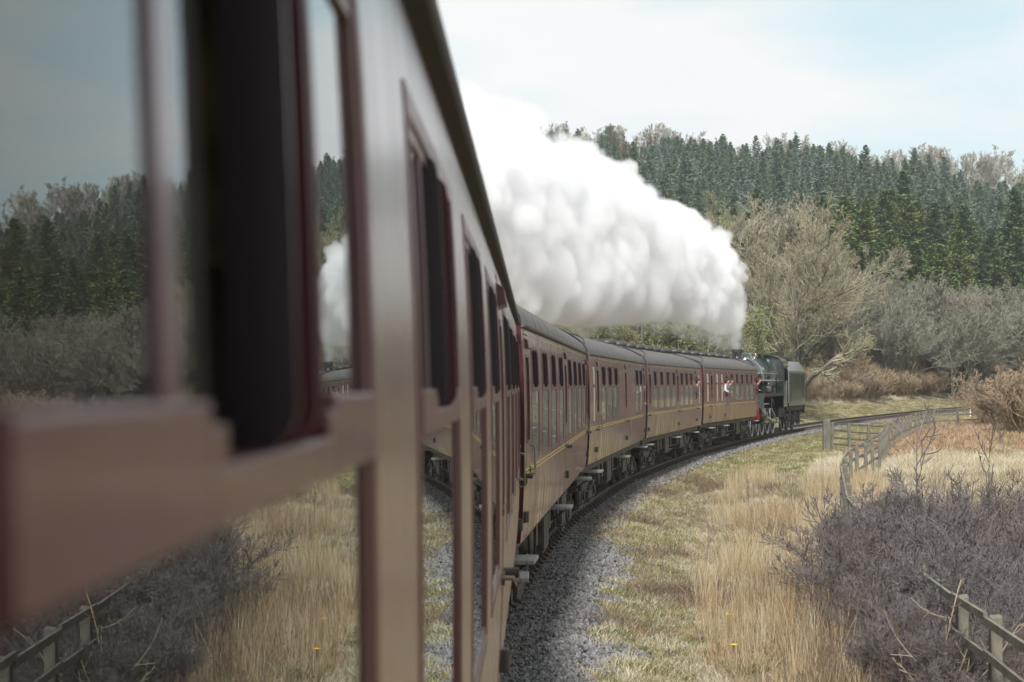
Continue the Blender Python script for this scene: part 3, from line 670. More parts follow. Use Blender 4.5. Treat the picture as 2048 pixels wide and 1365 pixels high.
# ------------------------------------------------------------------ locomotive (smokebox towards the coaches) and tender
_e5 = starts[4] + hd(13.2)*LC - rgt(13.2)*1.41
LH = 14.9; LP = _e5 + hd(14.2)*1.0; LS = 1.06
def spoked(r, name, n=14, tw=0.13):
    m = MB(); m.mat = 0
    m.lathe([(r-0.07, -tw/2), (r, -tw/2), (r, tw/2), (r-0.07, tw/2), (r-0.07, -tw/2)], axis='x', n=32)
    m.lathe([(r, -tw/2), (r+0.03, -tw/2), (r+0.03, -tw/2+0.03), (r, -tw/2+0.035)], axis='x', n=32)
    m.mat = 1; m.lathe([(r-0.13, -tw/2+0.01), (r-0.072, -tw/2+0.01), (r-0.072, tw/2-0.01), (r-0.13, tw/2-0.01), (r-0.13, -tw/2+0.01)], axis='x', n=32)
    m.lathe([(0.001, -tw/2), (0.16, -tw/2), (0.16, tw/2+0.02), (0.001, tw/2+0.02)], axis='x', n=14)
    for i in range(n): q = 2*PI*i/n; m.cyl((0, 0.14*math.cos(q), 0.14*math.sin(q)), (0, (r-0.11)*math.cos(q), (r-0.11)*math.sin(q)), 0.035, 0.024, n=5, cap=False)
    return m.mesh(name, [M['tyre'], M['lblack']])
def loco():
    root = empty('steam_locomotive', (LP.x, LP.y, rise(LP.y+6)), -math.radians(LH)); tag(root, 'green steam locomotive with red buffer beam steaming behind the last coach', 'locomotive'); root.scale = (LS, LS, LS)
    G, B = M['green'], M['lblack']
    f = MB(); 
    for sg in (-1, 1): f.box(min(sg*0.5, sg*0.56), max(sg*0.5, sg*0.56), 0.1, 10.6, 0.75, 1.5)
    f.box(-1.1, 1.1, 8.2, 10.8, 0.8, 1.3); f.box(-0.5, 0.5, 0.6, 8.0, 0.9, 1.2); f.box(-0.55, 0.55, 2.6, 8.2, 1.2, 1.9); f.build('frames', M['rubber'], root)
    b = MB(); b.box(-1.27, 1.27, -0.06, 0.04, 0.84, 1.32); bevel(b.build('buffer_beam', M['red'], root), 0.01)
    for sg in (-1, 1):
        c = MB(); c.cyl((sg*0.87, -0.06, 1.08), (sg*0.87, -0.42, 1.08), 0.17, 0.13, n=16); c.mat = 1; c.cyl((sg*0.87, -0.42, 1.08), (sg*0.87, -0.55, 1.08), 0.07, n=12); c.cyl((sg*0.87, -0.55, 1.08), (sg*0.87, -0.60, 1.08), 0.23, n=20)
        c.build('buffer', [M['red'], M['steel']], root)
    p = MB()
    for sg in (-1, 1):
        x0, x1 = sorted((sg*0.75, sg*1.30)); p.box(x0, x1, 1.9, 8.5, 1.985, 2.02)
        p.box(min(sg*1.27, sg*1.30), max(sg*1.27, sg*1.30), 1.9, 8.5, 1.86, 1.985)
        p.hexa([(x0, 0.05, 1.32), (x1, 0.05, 1.32), (x1, 0.9, 1.32), (x0, 0.9, 1.32)], [(x0, 0.05, 1.36), (x1, 0.05, 1.36), (x1, 0.9, 1.36), (x0, 0.9, 1.36)])
        p.hexa([(x0, 0.9, 1.33), (x1, 0.9, 1.33), (x1, 1.9, 1.985), (x0, 1.9, 1.985)], [(x0, 0.9, 1.36), (x1, 0.9, 1.36), (x1, 1.9, 2.02), (x0, 1.9, 2.02)])
        for y in np.arange(2.3, 8.4, 0.62): p.box(min(sg*1.30, sg*1.312), max(sg*1.30, sg*1.312), y, y+0.05, 1.87, 1.975)
    bevel(p.build('running_plate', M['rubber'], root), 0.008)
    for sg in (-1, 1):
        c = MB(); c.lathe([(0.001, 1.25), (0.30, 1.26), (0.36, 1.32), (0.36, 2.15), (0.30, 2.22), (0.001, 2.23)], (sg*1.02, 0, 0.95), 'y', 22); c.box(min(sg*0.7, sg*1.2), max(sg*0.7, sg*1.2), 1.25, 2.25, 1.1, 1.5)
        c.lathe([(0.001, 1.1), (0.17, 1.12), (0.19, 1.2), (0.19, 2.3), (0.001, 2.35)], (sg*1.0, 0, 1.5), 'y', 16); c.build('cylinder', B, root)
        r = MB(); x = sg*1.12
        r.box(x-0.03, x+0.03, 2.3, 3.9, 1.02, 1.09); r.box(x-0.03, x+0.03, 2.3, 3.9, 0.80, 0.86); r.box(x-0.06, x+0.06, 3.1, 3.4, 0.84, 1.05)
        r.build('slide_bars', M['steel'], root)
        r = MB(); x = sg*1.02; r.box(x-0.03, x+0.03, 3.7, 8.1, 0.60, 0.73)
        for y in (4.1, 6.0, 7.9): r.cyl((x-0.05, y, 0.66), (x+0.06, y, 0.66), 0.13, n=14)
        bevel(r.build('coupling_rod', M['steel'], root), 0.01)
        r = MB(); x = sg*1.12; r.hexa([(x-.025, 3.2, .89), (x+.025, 3.2, .89), (x+.025, 6.0, .6), (x-.025, 6.0, .6)], [(x-.025, 3.2, 1.0), (x+.025, 3.2, 1.0), (x+.025, 6.0, .74), (x-.025, 6.0, .74)])
        r.tube([(x, 6.0, 0.66), (x+sg*0.08, 6.15, 0.9), (x+sg*0.08, 4.6, 1.35)], 0.035, 6); r.tube([(x, 4.6, 1.85), (x, 4.55, 1.05)], 0.05, 6); r.tube([(x, 4.6, 1.5), (x, 2.3, 1.52)], 0.035, 6); r.tube([(x, 2.4, 1.5), (x, 2.9, 0.95)], 0.03, 6)
        r.build('valve_gear', M['steel'], root)
        v = MB(); v.box(min(sg*0.56, sg*1.25), max(sg*0.56, sg*1.25), 4.45, 4.6, 1.3, 1.98); v.build('motion_bracket', B, root)
    dw = spoked(0.86, 'driving_wheel'); bw = spoked(0.46, 'bogie_wheel', 10)
    for sg in (-1, 1):
        for y in (4.1, 6.0, 7.9): link('driving_wheel', dw, root, (sg*0.78, y, 0.86), (random.random()*3, 0, 0) if sg > 0 else (random.random()*3, 0, PI))
        for y in (0.85, 2.75): link('bogie_wheel', bw, root, (sg*0.76, y, 0.46), (0.3, 0, 0) if sg > 0 else (0.3, 0, PI))
    ax = MB()
    for y, z in ((4.1, 0.86), (6.0, 0.86), (7.9, 0.86), (0.85, 0.46), (2.75, 0.46)): ax.cyl((-0.75, y, z), (0.75, y, z), 0.1, n=10)
    ax.box(-0.6, 0.6, 0.5, 3.1, 0.45, 0.6); ax.build('axles', B, root)
    bo = MB(); bo.lathe([(0.001, 0.75), (0.35, 0.78), (0.74, 0.88), (0.78, 0.95), (0.78, 2.75)], (0, 0, 2.86), 'y', 32); bo.box(-0.55, 0.55, 0.95, 2.6, 1.5, 2.3)
    bo.cyl((0.0, 0.80, 2.86), (0, 0.70, 2.86), 0.08, n=10); bo.box(-0.5, 0.5, 0.78, 0.8, 2.83, 2.89); bo.build('smokebox', B, root)
    b = MB(); b.lathe([(0.76, 2.75), (0.80, 2.76), (0.80, 4.6), (0.87, 6.2)], (0, 0, 2.90), 'y', 36)
    for y, r in ((2.78, 0.81), (3.9, 0.81), (4.7, 0.812), (5.5, 0.85), (6.15, 0.88)): b.lathe([(r, y-0.03), (r+0.014, y-0.03), (r+0.014, y+0.03), (r, y+0.03)], (0, 0, 2.90), 'y', 36)
    b.build('boiler', G, root)
    fb = MB(); sec = lambda w, t: [(-w, 1.9), (w, 1.9), (w+0.03, 2.4), (w+0.05, 3.0), (w, 3.45), (w-0.09, t-0.10), (w-0.22, t-0.02), (0.3, t+0.02), (-0.3, t+0.02), (-w+0.22, t-0.02), (-w+0.09, t-0.10), (-w, 3.45), (-w-0.05, 3.0), (-w-0.03, 2.4)]
    a0 = sec(0.88, 3.76); a1 = sec(0.92, 3.72); n = len(a0)
    vs = [(x, 6.15, z) for x, z in a0] + [(x, 8.6, z) for x, z in a1]
    fb.add(vs, [(i, (i+1) % n, n+(i+1) % n, n+i) for i in range(n)], True); fb.add(vs, [tuple(reversed(range(n))), tuple(range(n, 2*n))])
    fb.build('firebox', G, root)
    c = MB(); c.lathe([(0.36, 0.0), (0.30, 0.10), (0.24, 0.2), (0.25, 0.42), (0.29, 0.48), (0.29, 0.52), (0.22, 0.52), (0.2, 0.1)], (0, 1.75, 3.56), 'z', 20); c.build('chimney', B, root)
    d = MB(); d.lathe([(0.42, -0.06), (0.34, 0.02), (0.30, 0.16), (0.22, 0.27), (0.001, 0.31)], (0, 4.4, 3.66), 'z', 20); d.build('dome', G, root)
    s = MB()
    for x in (-0.14, 0.14): s.lathe([(0.10, 0), (0.07, 0.08), (0.08, 0.22), (0.001, 0.23)], (x, 6.9, 3.76), 'z', 10)
    s.build('safety_valves', M['brass'], root)
    for sg in (-1, 1):
        e = MB(); e.tube([(sg*0.90, 3.0, 2.98), (sg*0.92, 5.0, 2.98), (sg*1.0, 8.6, 2.95)], 0.022, 6)
        for y in (3.2, 4.6, 6.0, 7.4): e.cyl((sg*0.78, y, 2.96), (sg*0.94, y, 2.97), 0.018, n=6)
        e.build('handrail', M['steel'], root)
        e = MB(); e.tube([(sg*0.92, 1.2, 2.62), (sg*0.96, 5.0, 2.62), (sg*1.05, 8.6, 2.6)], 0.045, 8); e.tube([(sg*0.85, 3.4, 3.3), (sg*0.98, 3.4, 2.9), (sg*1.0, 3.5, 2.3), (sg*1.0, 5.5, 2.12)], 0.03, 6)
        e.build('ejector_pipe', M['steel'] if sg > 0 else M['brass'], root)
        e = MB(); e.cyl((sg*1.1, 3.0, 2.2), (sg*1.1, 4.3, 2.2), 0.17, n=14); e.lathe([(0.001, 0), (0.14, 0.01), (0.14, 0.42), (0.1, 0.5), (0.001, 0.52)], (sg*1.05, 4.9, 2.03), 'z', 12); e.build('air_reservoir', B, root)
        e = MB(); e.box(min(sg*1.0, sg*1.25), max(sg*1.0, sg*1.25), 5.3, 5.9, 2.03, 2.28); e.tube([(sg*1.1, 7.5, 2.1), (sg*1.15, 6.9, 2.75), (sg*1.15, 6.6, 2.8)], 0.025, 6); e.build('lubricator', B, root)
    # cab: front plate, sides with window openings, curved roof
    k = MB(); k.mat = 0
    for sg in (-1, 1):
        X = lambda a, b: sorted((sg*a, sg*b))
        x0, x1 = X(1.28, 1.31); k.box(x0, x1, 8.6, 8.95, 1.32, 3.35); k.box(x0, x1, 8.95, 10.0, 1.32, 2.62); k.box(x0, x1, 8.95, 10.0, 3.22, 3.35); k.box(x0, x1, 10.0, 10.12, 1.32, 3.35)
        x0, x1 = X(0.9, 1.278); k.box(x0, x1, 8.6, 8.63, 1.9, 2.72); k.box(x0, x1, 8.6, 8.63, 3.42, 3.5)
        for a, c in ((0.9, 0.97), (1.22, 1.278)): x0, x1 = X(a, c); k.box(x0, x1, 8.6, 8.63, 2.72, 3.42)
    n = 14; prof = [(1.31*math.cos(PI*i/n), 3.35+0.62*math.sin(PI*i/n)**0.8) for i in range(n+1)]
    k.prism([(-1.27, 3.502)] + [(x*0.975, z-0.03) for x, z in reversed(prof) if z > 3.53] + [(1.27, 3.502)], 8.601, 8.629)
    bevel(k.build('cab', G, root), 0.006)
    r = MB(); vs = [(x, y, z) for y in (8.45, 10.6) for x, z in prof] + [(x*0.975, y, z-0.03) for y in (8.45, 10.6) for x, z in prof]
    m = n+1; r.add(vs, [(i, i+1, m+i+1, m+i) for i in range(n)] + [(2*m+i, 2*m+i+1, 3*m+i+1, 3*m+i) for i in range(n)], True); r.add(vs, [(i, i+1, 2*m+i+1, 2*m+i) for i in range(n)] + [(m+i, m+i+1, 3*m+i+1, 3*m+i) for i in range(n)])
    r.build('cab_roof', G, root)
    g = MB()
    for sg in (-1, 1):
        g.box(min(sg*0.97, sg*1.22), max(sg*0.97, sg*1.22), 8.61, 8.615, 2.72, 3.42)
    g.build('cab_window', M['glass'], root)
    fl = MB(); fl.box(-1.25, 1.25, 8.63, 10.6, 1.9, 1.94); fl.box(-1.0, 1.0, 8.66, 8.9, 1.94, 3.2); fl.build('cab_floor', M['black'], root)
    for sg in (-1, 1):
        e = MB(); e.tube([(sg*1.33, 10.2, 1.5), (sg*1.36, 10.2, 1.55), (sg*1.36, 10.2, 3.1), (sg*1.33, 10.2, 3.15)], 0.02, 6); e.build('cab_handrail', M['steel'], root)
        e = MB(); e.box(min(sg*1.05, sg*1.3), max(sg*1.05, sg*1.3), 9.6, 10.1, 0.5, 0.54); e.box(min(sg*1.05, sg*1.3), max(sg*1.05, sg*1.3), 9.6, 10.1, 0.9, 0.94)
        for y in (9.6, 10.07): e.box(min(sg*1.05, sg*1.07), max(sg*1.05, sg*1.07), y, y+0.03, 0.5, 1.4)
        e.build('cab_steps', B, root)
    return root
def tender():
    h = LH + 1.4; P = LP + hd(LH)*10.72*LS
    root = empty('locomotive_tender', (P.x, P.y, rise(P.y+3)), -math.radians(h)); tag(root, 'dark green six wheeled tender heaped with coal behind the locomotive cab', 'tender'); root.scale = (1.05, 1.0, 1.05)
    L = 6.3; b = MB(); prof = [(-1.3, 1.30), (1.3, 1.30), (1.3, 3.0), (1.27, 3.12), (0.98, 3.62), (0.86, 3.66), (-0.86, 3.66), (-0.98, 3.62), (-1.27, 3.12), (-1.3, 3.0)]
    n = len(prof)
    ys = [0.12, L]; vs = [(x, y, z) for y in ys for x, z in prof]; b.add(vs, [(i, (i+1) % n, n+(i+1) % n, n+i) for i in range(n)], False); b.add(vs, [tuple(reversed(range(n))), tuple(range(n, 2*n))])
    bevel(b.build('tank', M['tgreen'], root), 0.02, 2)
    f = MB(); f.box(-1.2, 1.2, 0.0, L+0.1, 1.05, 1.28)
    for sg in (-1, 1):
        x0, x1 = sorted((sg*0.98, sg*1.04)); f.prism([(0.1, 1.05), (L, 1.05), (L, 0.8), (L-0.5, 0.62), (L-1.1, 0.40), (0.6, 0.40), (0.3, 0.7)], x0, x1, axis='x')
        f.box(min(sg*0.9, sg*1.25), max(sg*0.9, sg*1.25), L-0.3, L+0.05, 0.42, 0.46)
    f.build('frame', M['rubber'], root)
    w = spoked(0.5, 'tender_wheel', 10)
    for sg in (-1, 1):
        for y in (1.1, 3.1, 5.1):
            link('tender_wheel', w, root, (sg*0.76, y, 0.5), (0, 0, 0) if sg > 0 else (0, 0, PI))
            link('axlebox', shared()['axlebox'], root, (sg*1.05, y, 0.55), (0, 0, 0 if sg > 0 else PI))
            link('leaf_spring', shared()['leaf'], root, (sg*1.12, y, 0.86), scl=(1, 0.8, 1))
    # coal: a heap of lumps
    rng = np.random.default_rng(4); c = MB()
    for i in range(240):
        x = rng.uniform(-0.85, 0.85); y = rng.uniform(0.4, 4.2); z = 3.62 + 0.33*(1-(x/0.95)**2)*math.sin(PI*min(1, (y+0.2)/4.4))**0.6 + rng.uniform(-.06, .05); r = rng.uniform(0.07, 0.15)
        vs = [(x+r*rng.uniform(.6, 1)*a, y+r*rng.uniform(.6, 1)*b_, z+r*rng.uniform(.6, 1)*c_) for a, b_, c_ in ((1, 0, 0), (0, 1, 0), (-1, 0, 0), (0, -1, 0), (0, 0, 1), (0, 0, -1))]
        c.add(vs, [(0, 1, 4), (1, 2, 4), (2, 3, 4), (3, 0, 4), (1, 0, 5), (2, 1, 5), (3, 2, 5), (0, 3, 5)])
    o = c.build('coal_heap', M['coal'], root); o['kind'] = 'stuff'
    l = MB()
    for sg in (-1, 1):
        l.tube([(sg*1.30, L-0.25, 1.75), (sg*1.40, L-0.25, 1.78), (sg*1.40, L-0.25, 2.85), (sg*1.30, L-0.25, 2.88)], 0.02, 6); l.tube([(sg*1.30, 0.3, 1.5), (sg*1.38, 0.3, 1.53), (sg*1.38, 0.3, 2.9), (sg*1.30, 0.3, 2.93)], 0.02, 6)
    l.build('handrail', M['lblack'], root)
    l = MB()
    for x in (0.55, 0.85): l.tube([(x, L+0.06, 1.2), (x, L+0.06, 3.7)], 0.018, 5)
    for z in np.arange(1.4, 3.6, 0.35): l.tube([(0.55, L+0.06, z), (0.85, L+0.06, z)], 0.015, 5)
    l.build('ladder', M['lblack'], root)
    b = MB(); b.box(-1.25, 1.25, L+0.1, L+0.18, 0.9, 1.3); b.build('buffer_beam', M['lblack'], root)
    for sg in (-1, 1): link('buffer', shared()['buffer'], root, (sg*0.87, L+0.18, 1.08))
loco(); tender()

# ------------------------------------------------------------------ passengers leaning from the windows
def skin_obj(name, verts, edges, radii, m, parent, root_i=0, sub=1):
    me = bpy.data.meshes.new(name); me.from_pydata(verts, edges, []); me.materials.append(m); o = link(name, me, parent)
    s = o.modifiers.new('skin', 'SKIN'); s.use_smooth_shade = True
    for i, r in enumerate(radii):
        me.skin_vertices[0].data[i].radius = (r if isinstance(r, tuple) else (r, r)); 
    me.skin_vertices[0].data[root_i].use_root = True
    q = o.modifiers.new('sub', 'SUBSURF'); q.levels = sub; q.render_levels = sub + 1
    return o
def person(k, y, label, lean=0.30, out=1.37, z=2.22, shirt=(0.1, 0.1, 0.12), hair=(0.015, 0.012, 0.01), cap=False, turn=0.5, arm=True):
    """origin at the window sill; x points out of the train, y ahead"""
    hdg = HEADS[k]; st = starts[k] - rgt(hdg)*1.41; pos = st + hd(hdg)*y + rgt(hdg)*out
    root = empty('person', (pos.x, pos.y, rise(pos.y)+z+LIFT), -math.radians(hdg)); tag(root, label, 'person', 'passengers leaning out of the train windows'); root.scale = (0.86, 0.86, 0.86)
    ms = mat('cloth', shirt, 0.85); mh = mat('hair', hair, 0.7)
    L = lean*0.75
    # trunk, neck and head, both arms down to the hands: one figure
    V = [(-0.42, 0, -0.35), (-0.34, 0, -0.10), (-0.22+L*0.2, 0, 0.10), (-0.10+L*0.5, 0, 0.30), (L*0.7, 0, 0.39), (L*0.78+0.01, 0.0, 0.46), (L*0.8+0.02, 0.01, 0.54), (L*0.8+0.015, 0.01, 0.62),
         (-0.08+L*0.5, 0.17, 0.33), (-0.02+L*0.6, 0.24, 0.10), (0.12+L*0.4, 0.17, 0.02), (0.17+L*0.4, 0.10, 0.0),
         (-0.08+L*0.5, -0.17, 0.33), (-0.02+L*0.6, -0.24, 0.10), (0.12+L*0.4, -0.17, 0.02), (0.17+L*0.4, -0.10, 0.0)]
    E = [(0, 1), (1, 2), (2, 3), (3, 4), (4, 5), (5, 6), (6, 7), (3, 8), (8, 9), (9, 10), (10, 11), (3, 12), (12, 13), (13, 14), (14, 15)]
    Rr = [0.14, 0.14, 0.14, 0.13, 0.065, 0.085, 0.125, 0.10, 0.055, 0.038, 0.026, 0.03, 0.055, 0.038, 0.026, 0.03]
    skin_obj('body', V, E, Rr, M['skin'], root)
    V2 = V[:4] + [V[4]] + V[8:10] + [tuple(0.15*a+0.85*b for a, b in zip(V[9], V[10]))] + V[12:14] + [tuple(0.15*a+0.85*b for a, b in zip(V[13], V[14]))]
    V2[4] = tuple(0.15*a+0.85*b for a, b in zip(V[3], V[4])); V2 = [tuple(v) for v in V2]
    E2 = [(0, 1), (1, 2), (2, 3), (3, 4), (3, 5), (5, 6), (6, 7), (3, 8), (8, 9), (9, 10)]
    skin_obj('jacket', V2, E2, [0.16, 0.16, 0.17, 0.17, 0.085, 0.075, 0.06, 0.05, 0.075, 0.06, 0.05], ms, root)
    hx, hy, hz_ = L*0.8, 0.01, 0.58
    hm = MB(); hm.lathe([(0.10, -0.09), (0.125, 0.0), (0.125, 0.05), (0.105, 0.10), (0.06, 0.13), (0.001, 0.14)], (hx-0.03, hy, hz_), 'z', 12)
    if cap: hm.hexa([(hx+0.02, hy-0.07, hz_+0.035), (hx+0.19, hy-0.05, hz_+0.02), (hx+0.19, hy+0.05, hz_+0.02), (hx+0.02, hy+0.07, hz_+0.035)], [(hx+0.02, hy-0.07, hz_+0.05), (hx+0.19, hy-0.05, hz_+0.03), (hx+0.19, hy+0.05, hz_+0.03), (hx+0.02, hy+0.07, hz_+0.05)])
    hm.build('cap' if cap else 'hair', mh, root)
    fc = MB(); fc.cyl((hx+0.085, hy, hz_-0.01), (hx+0.115, hy, hz_-0.03), 0.012, 0.018, n=6); fc.build('nose', M['skin'], root)
    fe = MB()
    for e in (-0.035, 0.035): fe.cyl((hx+0.075, hy+e, hz_+0.005), (hx+0.092, hy+e, hz_+0.005), 0.012, n=6)
    fe.build('eyes', mh, root)
    return root
person(4, 6.75, 'person in a white top leaning from the redder coach, left of the pair', 0.22, shirt=(0.5, 0.48, 0.52), arm=True)
person(4, 7.45, 'person in grey and black, right of the pair leaning from the redder coach', 0.36, shirt=(0.09, 0.095, 0.11), cap=True)
person(3, 16.55, 'person with dark cap at the last door of the fourth coach', 0.18, shirt=(0.05, 0.045, 0.06), cap=True)
person(2, 18.35, 'person in a blue jacket at the far door of the brake coach', 0.08, out=1.30, z=2.05, shirt=(0.01, 0.03, 0.06))
person(4, 18.5, 'person leaning far out beside the locomotive smokebox', 0.30, shirt=(0.07, 0.02, 0.025), hair=(0.05, 0.015, 0.01))
# ------------------------------------------------------------------ steam plume: a real volume grown from puffs
def at(px, py, y): return np.array([(px-1024)/F*y, y, EYE+(768-py)/F*y])
def steam_mat(thin=False):
    m = bpy.data.materials.new('steam'); m.use_nodes = True; nt = m.node_tree; N = nt.nodes; K = nt.links; N.clear()
    out = N.new('ShaderNodeOutputMaterial'); v = N.new('ShaderNodeVolumePrincipled'); v.inputs['Color'].default_value = (0.975, 0.98, 0.988, 1)
    v.inputs['Anisotropy'].default_value = 0.1
    tc = N.new('ShaderNodeTexCoord'); n1 = N.new('ShaderNodeTexNoise'); n1.inputs['Scale'].default_value = 0.42; n1.inputs['Detail'].default_value = 4; n1.inputs['Roughness'].default_value = 0.6
    mr = N.new('ShaderNodeMapRange'); mr.inputs[1].default_value = 0.34; mr.inputs[2].default_value = 0.62; mr.inputs[1].default_value = 0.42 if thin else 0.34; mr.inputs[3].default_value = 0.0 if thin else 0.25; mr.inputs[4].default_value = 2.0 if thin else 2.1
    K.new(tc.outputs['Object'], n1.inputs['Vector']); K.new(n1.outputs[0], mr.inputs[0]); K.new(mr.outputs[0], v.inputs['Density'])
    K.new(v.outputs[0], out.inputs['Volume']); return m
def build_plume():
    rng = np.random.default_rng(12)
    up = np.array([(1474, 697), (1488, 668), (1494, 620), (1492, 575), (1478, 540), (1468, 500), (1452, 462), (1425, 470), (1398, 440), (1372, 412), (1340, 405), (1305, 398), (1290, 372), (1262, 352), (1225, 325), (1180, 298), (1140, 284), (1098, 286), (1070, 268), (1040, 258), (1000, 248), (950, 225), (880, 190), (780, 150), (600, 90), (420, 60)], float)
    lo = np.array([(1464, 697), (1452, 680), (1425, 672), (1395, 655), (1340, 646), (1270, 652), (1200, 655), (1140, 658), (1080, 650), (1020, 632), (960, 610), (880, 580), (780, 530), (600, 430), (420, 330)], float)
    poly = np.concatenate([up, lo[::-1]])
    def inside(p):
        x, y = p; c = False; j = len(poly)-1
        for i in range(len(poly)):
            xi, yi = poly[i]; xj, yj = poly[j]
            if (yi > y) != (yj > y) and x < (xj-xi)*(y-yi)/(yj-yi)+xi: c = not c
            j = i
        return c
    def dist(p):
        a = poly; b = np.roll(poly, -1, 0); ab = b-a; t = np.clip(((p-a)*ab).sum(1)/((ab**2).sum(1)+1e-9), 0, 1)
        return np.sqrt((((a+ab*t[:, None])-p)**2).sum(1).min())
    P = []; Rr = []
    n = 0
    while n < 1700:
        p = np.array([rng.uniform(420, 1500), rng.uniform(60, 700)])
        if not inside(p): continue
        d = dist(p); lim = np.interp(p[0], [420, 800, 1300, 1450, 1500], [100, 90, 70, 40, 25])
        r = min(d, lim)*rng.uniform(0.8, 1.02)
        if r < 6: continue
        if r < 25 and rng.random() < 0.25: continue
        yc = np.interp(p[0], [800, 1100, 1475], [74, 84, 101]); half = np.interp(p[0], [900, 1250, 1440, 1490], [5.0, 4.5, 2.2, 0.8])
        rw = r/F*yc; y = yc + rng.uniform(-1, 1)*max(0, half-rw*0.8)
        P.append(at(p[0], p[1], y)); Rr.append(rw); n += 1
    base = list(zip(P, Rr)); pts = [(p, r) for p, r in base]
    for cx, cy, cr, dy in ((1437, 482, 27, -1), (1404, 458, 20, 0.5), (1466, 548, 27, -1.2), (1474, 596, 22, -1), (1346, 424, 24, -1.5), (1378, 430, 17, 0), (1294, 388, 24, 1), (1258, 338, 22, 2), (1228, 346, 28, -2), (1176, 304, 26, -1), (1122, 290, 28, 0), (1150, 285, 16, 1), (1320, 410, 18, 0), (1482, 640, 15, 0), (1448, 520, 30, -2), (1412, 505, 34, -2.5), (1362, 480, 40, -3), (1300, 450, 42, -3.5), (1230, 400, 44, -3.5), (1160, 360, 46, -4), (1090, 330, 44, -4), (1330, 560, 46, -3.5), (1240, 520, 50, -4), (1140, 480, 52, -4)):
        yc = np.interp(cx, [800, 1100, 1475], [74, 84, 101]); base.append((at(cx, cy, yc+dy), cr/F*yc)); pts.append(base[-1])
    # billows on billows, crisper on the windward (upper right) side
    lvl = base
    for g, (cnt, ratio) in enumerate(((7, 0.40), (7, 0.34), (5, 0.42))):
        nx = []
        for p, r in lvl:
            if r < (0.45, 0.32, 0.3)[g]: continue
            for _ in range(cnt):
                v = rng.normal(size=3); v /= np.linalg.norm(v)
                if v[0]*0.5+v[2]*0.6-v[1]*0.5 < -0.35 or (v[1] < -0.45 and rng.random() < 0.6): continue
                rr = r*ratio*rng.uniform(0.7, 1.25); nx.append((p+v*(r-rr*0.35), rr))
        if len(nx) > 16000: nx = [nx[i] for i in rng.choice(len(nx), 16000, replace=False)]
        pts += nx; lvl = nx
    # the column rising straight out of the chimney
    ch = LP + hd(LH)*1.75
    for i in range(26):
        t = i/25; z = 4.2 + 2.6*t; pts.append((np.array([ch.x - 0.25*t + rng.normal()*0.06, ch.y + rng.normal()*0.08, z]), 0.16+0.42*t))
    # thin torn shreds trailing under and behind the thick part
    wp = []
    for _ in range(420):
        i = rng.integers(0, len(lo)-2); a_, b_ = lo[i], lo[i+1]; q = a_+(b_-a_)*rng.random(); yc = np.interp(q[0], [800, 1100, 1475], [74, 84, 101])
        r = rng.uniform(6, 26); wp.append((at(q[0]+rng.normal()*14, q[1]+rng.uniform(-26, 14)*min(1, (1480-q[0])/90), yc+rng.uniform(-2.5, 2.5)), r/F*yc))
    for _ in range(330):
        q = np.array([rng.uniform(900, 1085), rng.uniform(0, 1)]); top = np.interp(q[0], [900, 1000, 1085], [170, 205, 222]); yc = np.interp(q[0], [800, 1100], [74, 84]); r = rng.uniform(10, 30)
        wp.append((at(q[0], top+q[1]*70, yc+rng.uniform(-3, 3)), r/F*yc))
    for _ in range(70):
        q = (rng.uniform(1405, 1462), rng.uniform(655, 688)); wp.append((at(q[0], q[1], 99+rng.uniform(-1, 1)), rng.uniform(5, 12)/F*99))
    volume_of_puffs('steam_plume', pts, 0.10, 0.85, steam_mat(), 'billowing white steam plume blowing back from the locomotive chimney over the coaches')
    volume_of_puffs('steam_wisps', wp, 0.2, 0.22, steam_mat(True), 'thin torn shreds of steam trailing below and behind the thick plume')
def volume_of_puffs(name, pts, vox, dens, mt, label):
    A = np.array([p for p, r in pts], np.float32); Q = np.array([r for p, r in pts], np.float32)
    me = bpy.data.meshes.new(name); me.vertices.add(len(A)); me.vertices.foreach_set('co', A.ravel())
    at_ = me.attributes.new('rad', 'FLOAT', 'POINT'); at_.data.foreach_set('value', Q); me.update()
    o = link(name, me); tag(o, label, 'steam', kind='stuff')
    ng = bpy.data.node_groups.new('plume', 'GeometryNodeTree'); ng.interface.new_socket('Geometry', in_out='INPUT', socket_type='NodeSocketGeometry'); ng.interface.new_socket('Geometry', in_out='OUTPUT', socket_type='NodeSocketGeometry')
    N = ng.nodes; K = ng.links; gi = N.new('NodeGroupInput'); go = N.new('NodeGroupOutput'); na = N.new('GeometryNodeInputNamedAttribute'); na.data_type = 'FLOAT'; na.inputs[0].default_value = 'rad'
    mp = N.new('GeometryNodeMeshToPoints'); pv = N.new('GeometryNodePointsToVolume'); sm = N.new('GeometryNodeSetMaterial')
    try: pv.resolution_mode = 'VOXEL_SIZE'
    except Exception: pv.inputs['Resolution Mode'].default_value = 'Size'
    pv.inputs['Voxel Size'].default_value = vox; pv.inputs['Density'].default_value = dens
    sm.inputs['Material'].default_value = mt
    K.new(gi.outputs[0], mp.inputs['Mesh']); K.new(na.outputs[0], mp.inputs['Radius']); K.new(mp.outputs[0], pv.inputs['Points']); K.new(na.outputs[0], pv.inputs['Radius'])
    K.new(pv.outputs[0], sm.inputs[0]); K.new(sm.outputs[0], go.inputs[0])
    md = o.modifiers.new('plume', 'NODES'); md.node_group = ng
    me.materials.append(sm.inputs['Material'].default_value)
build_plume()

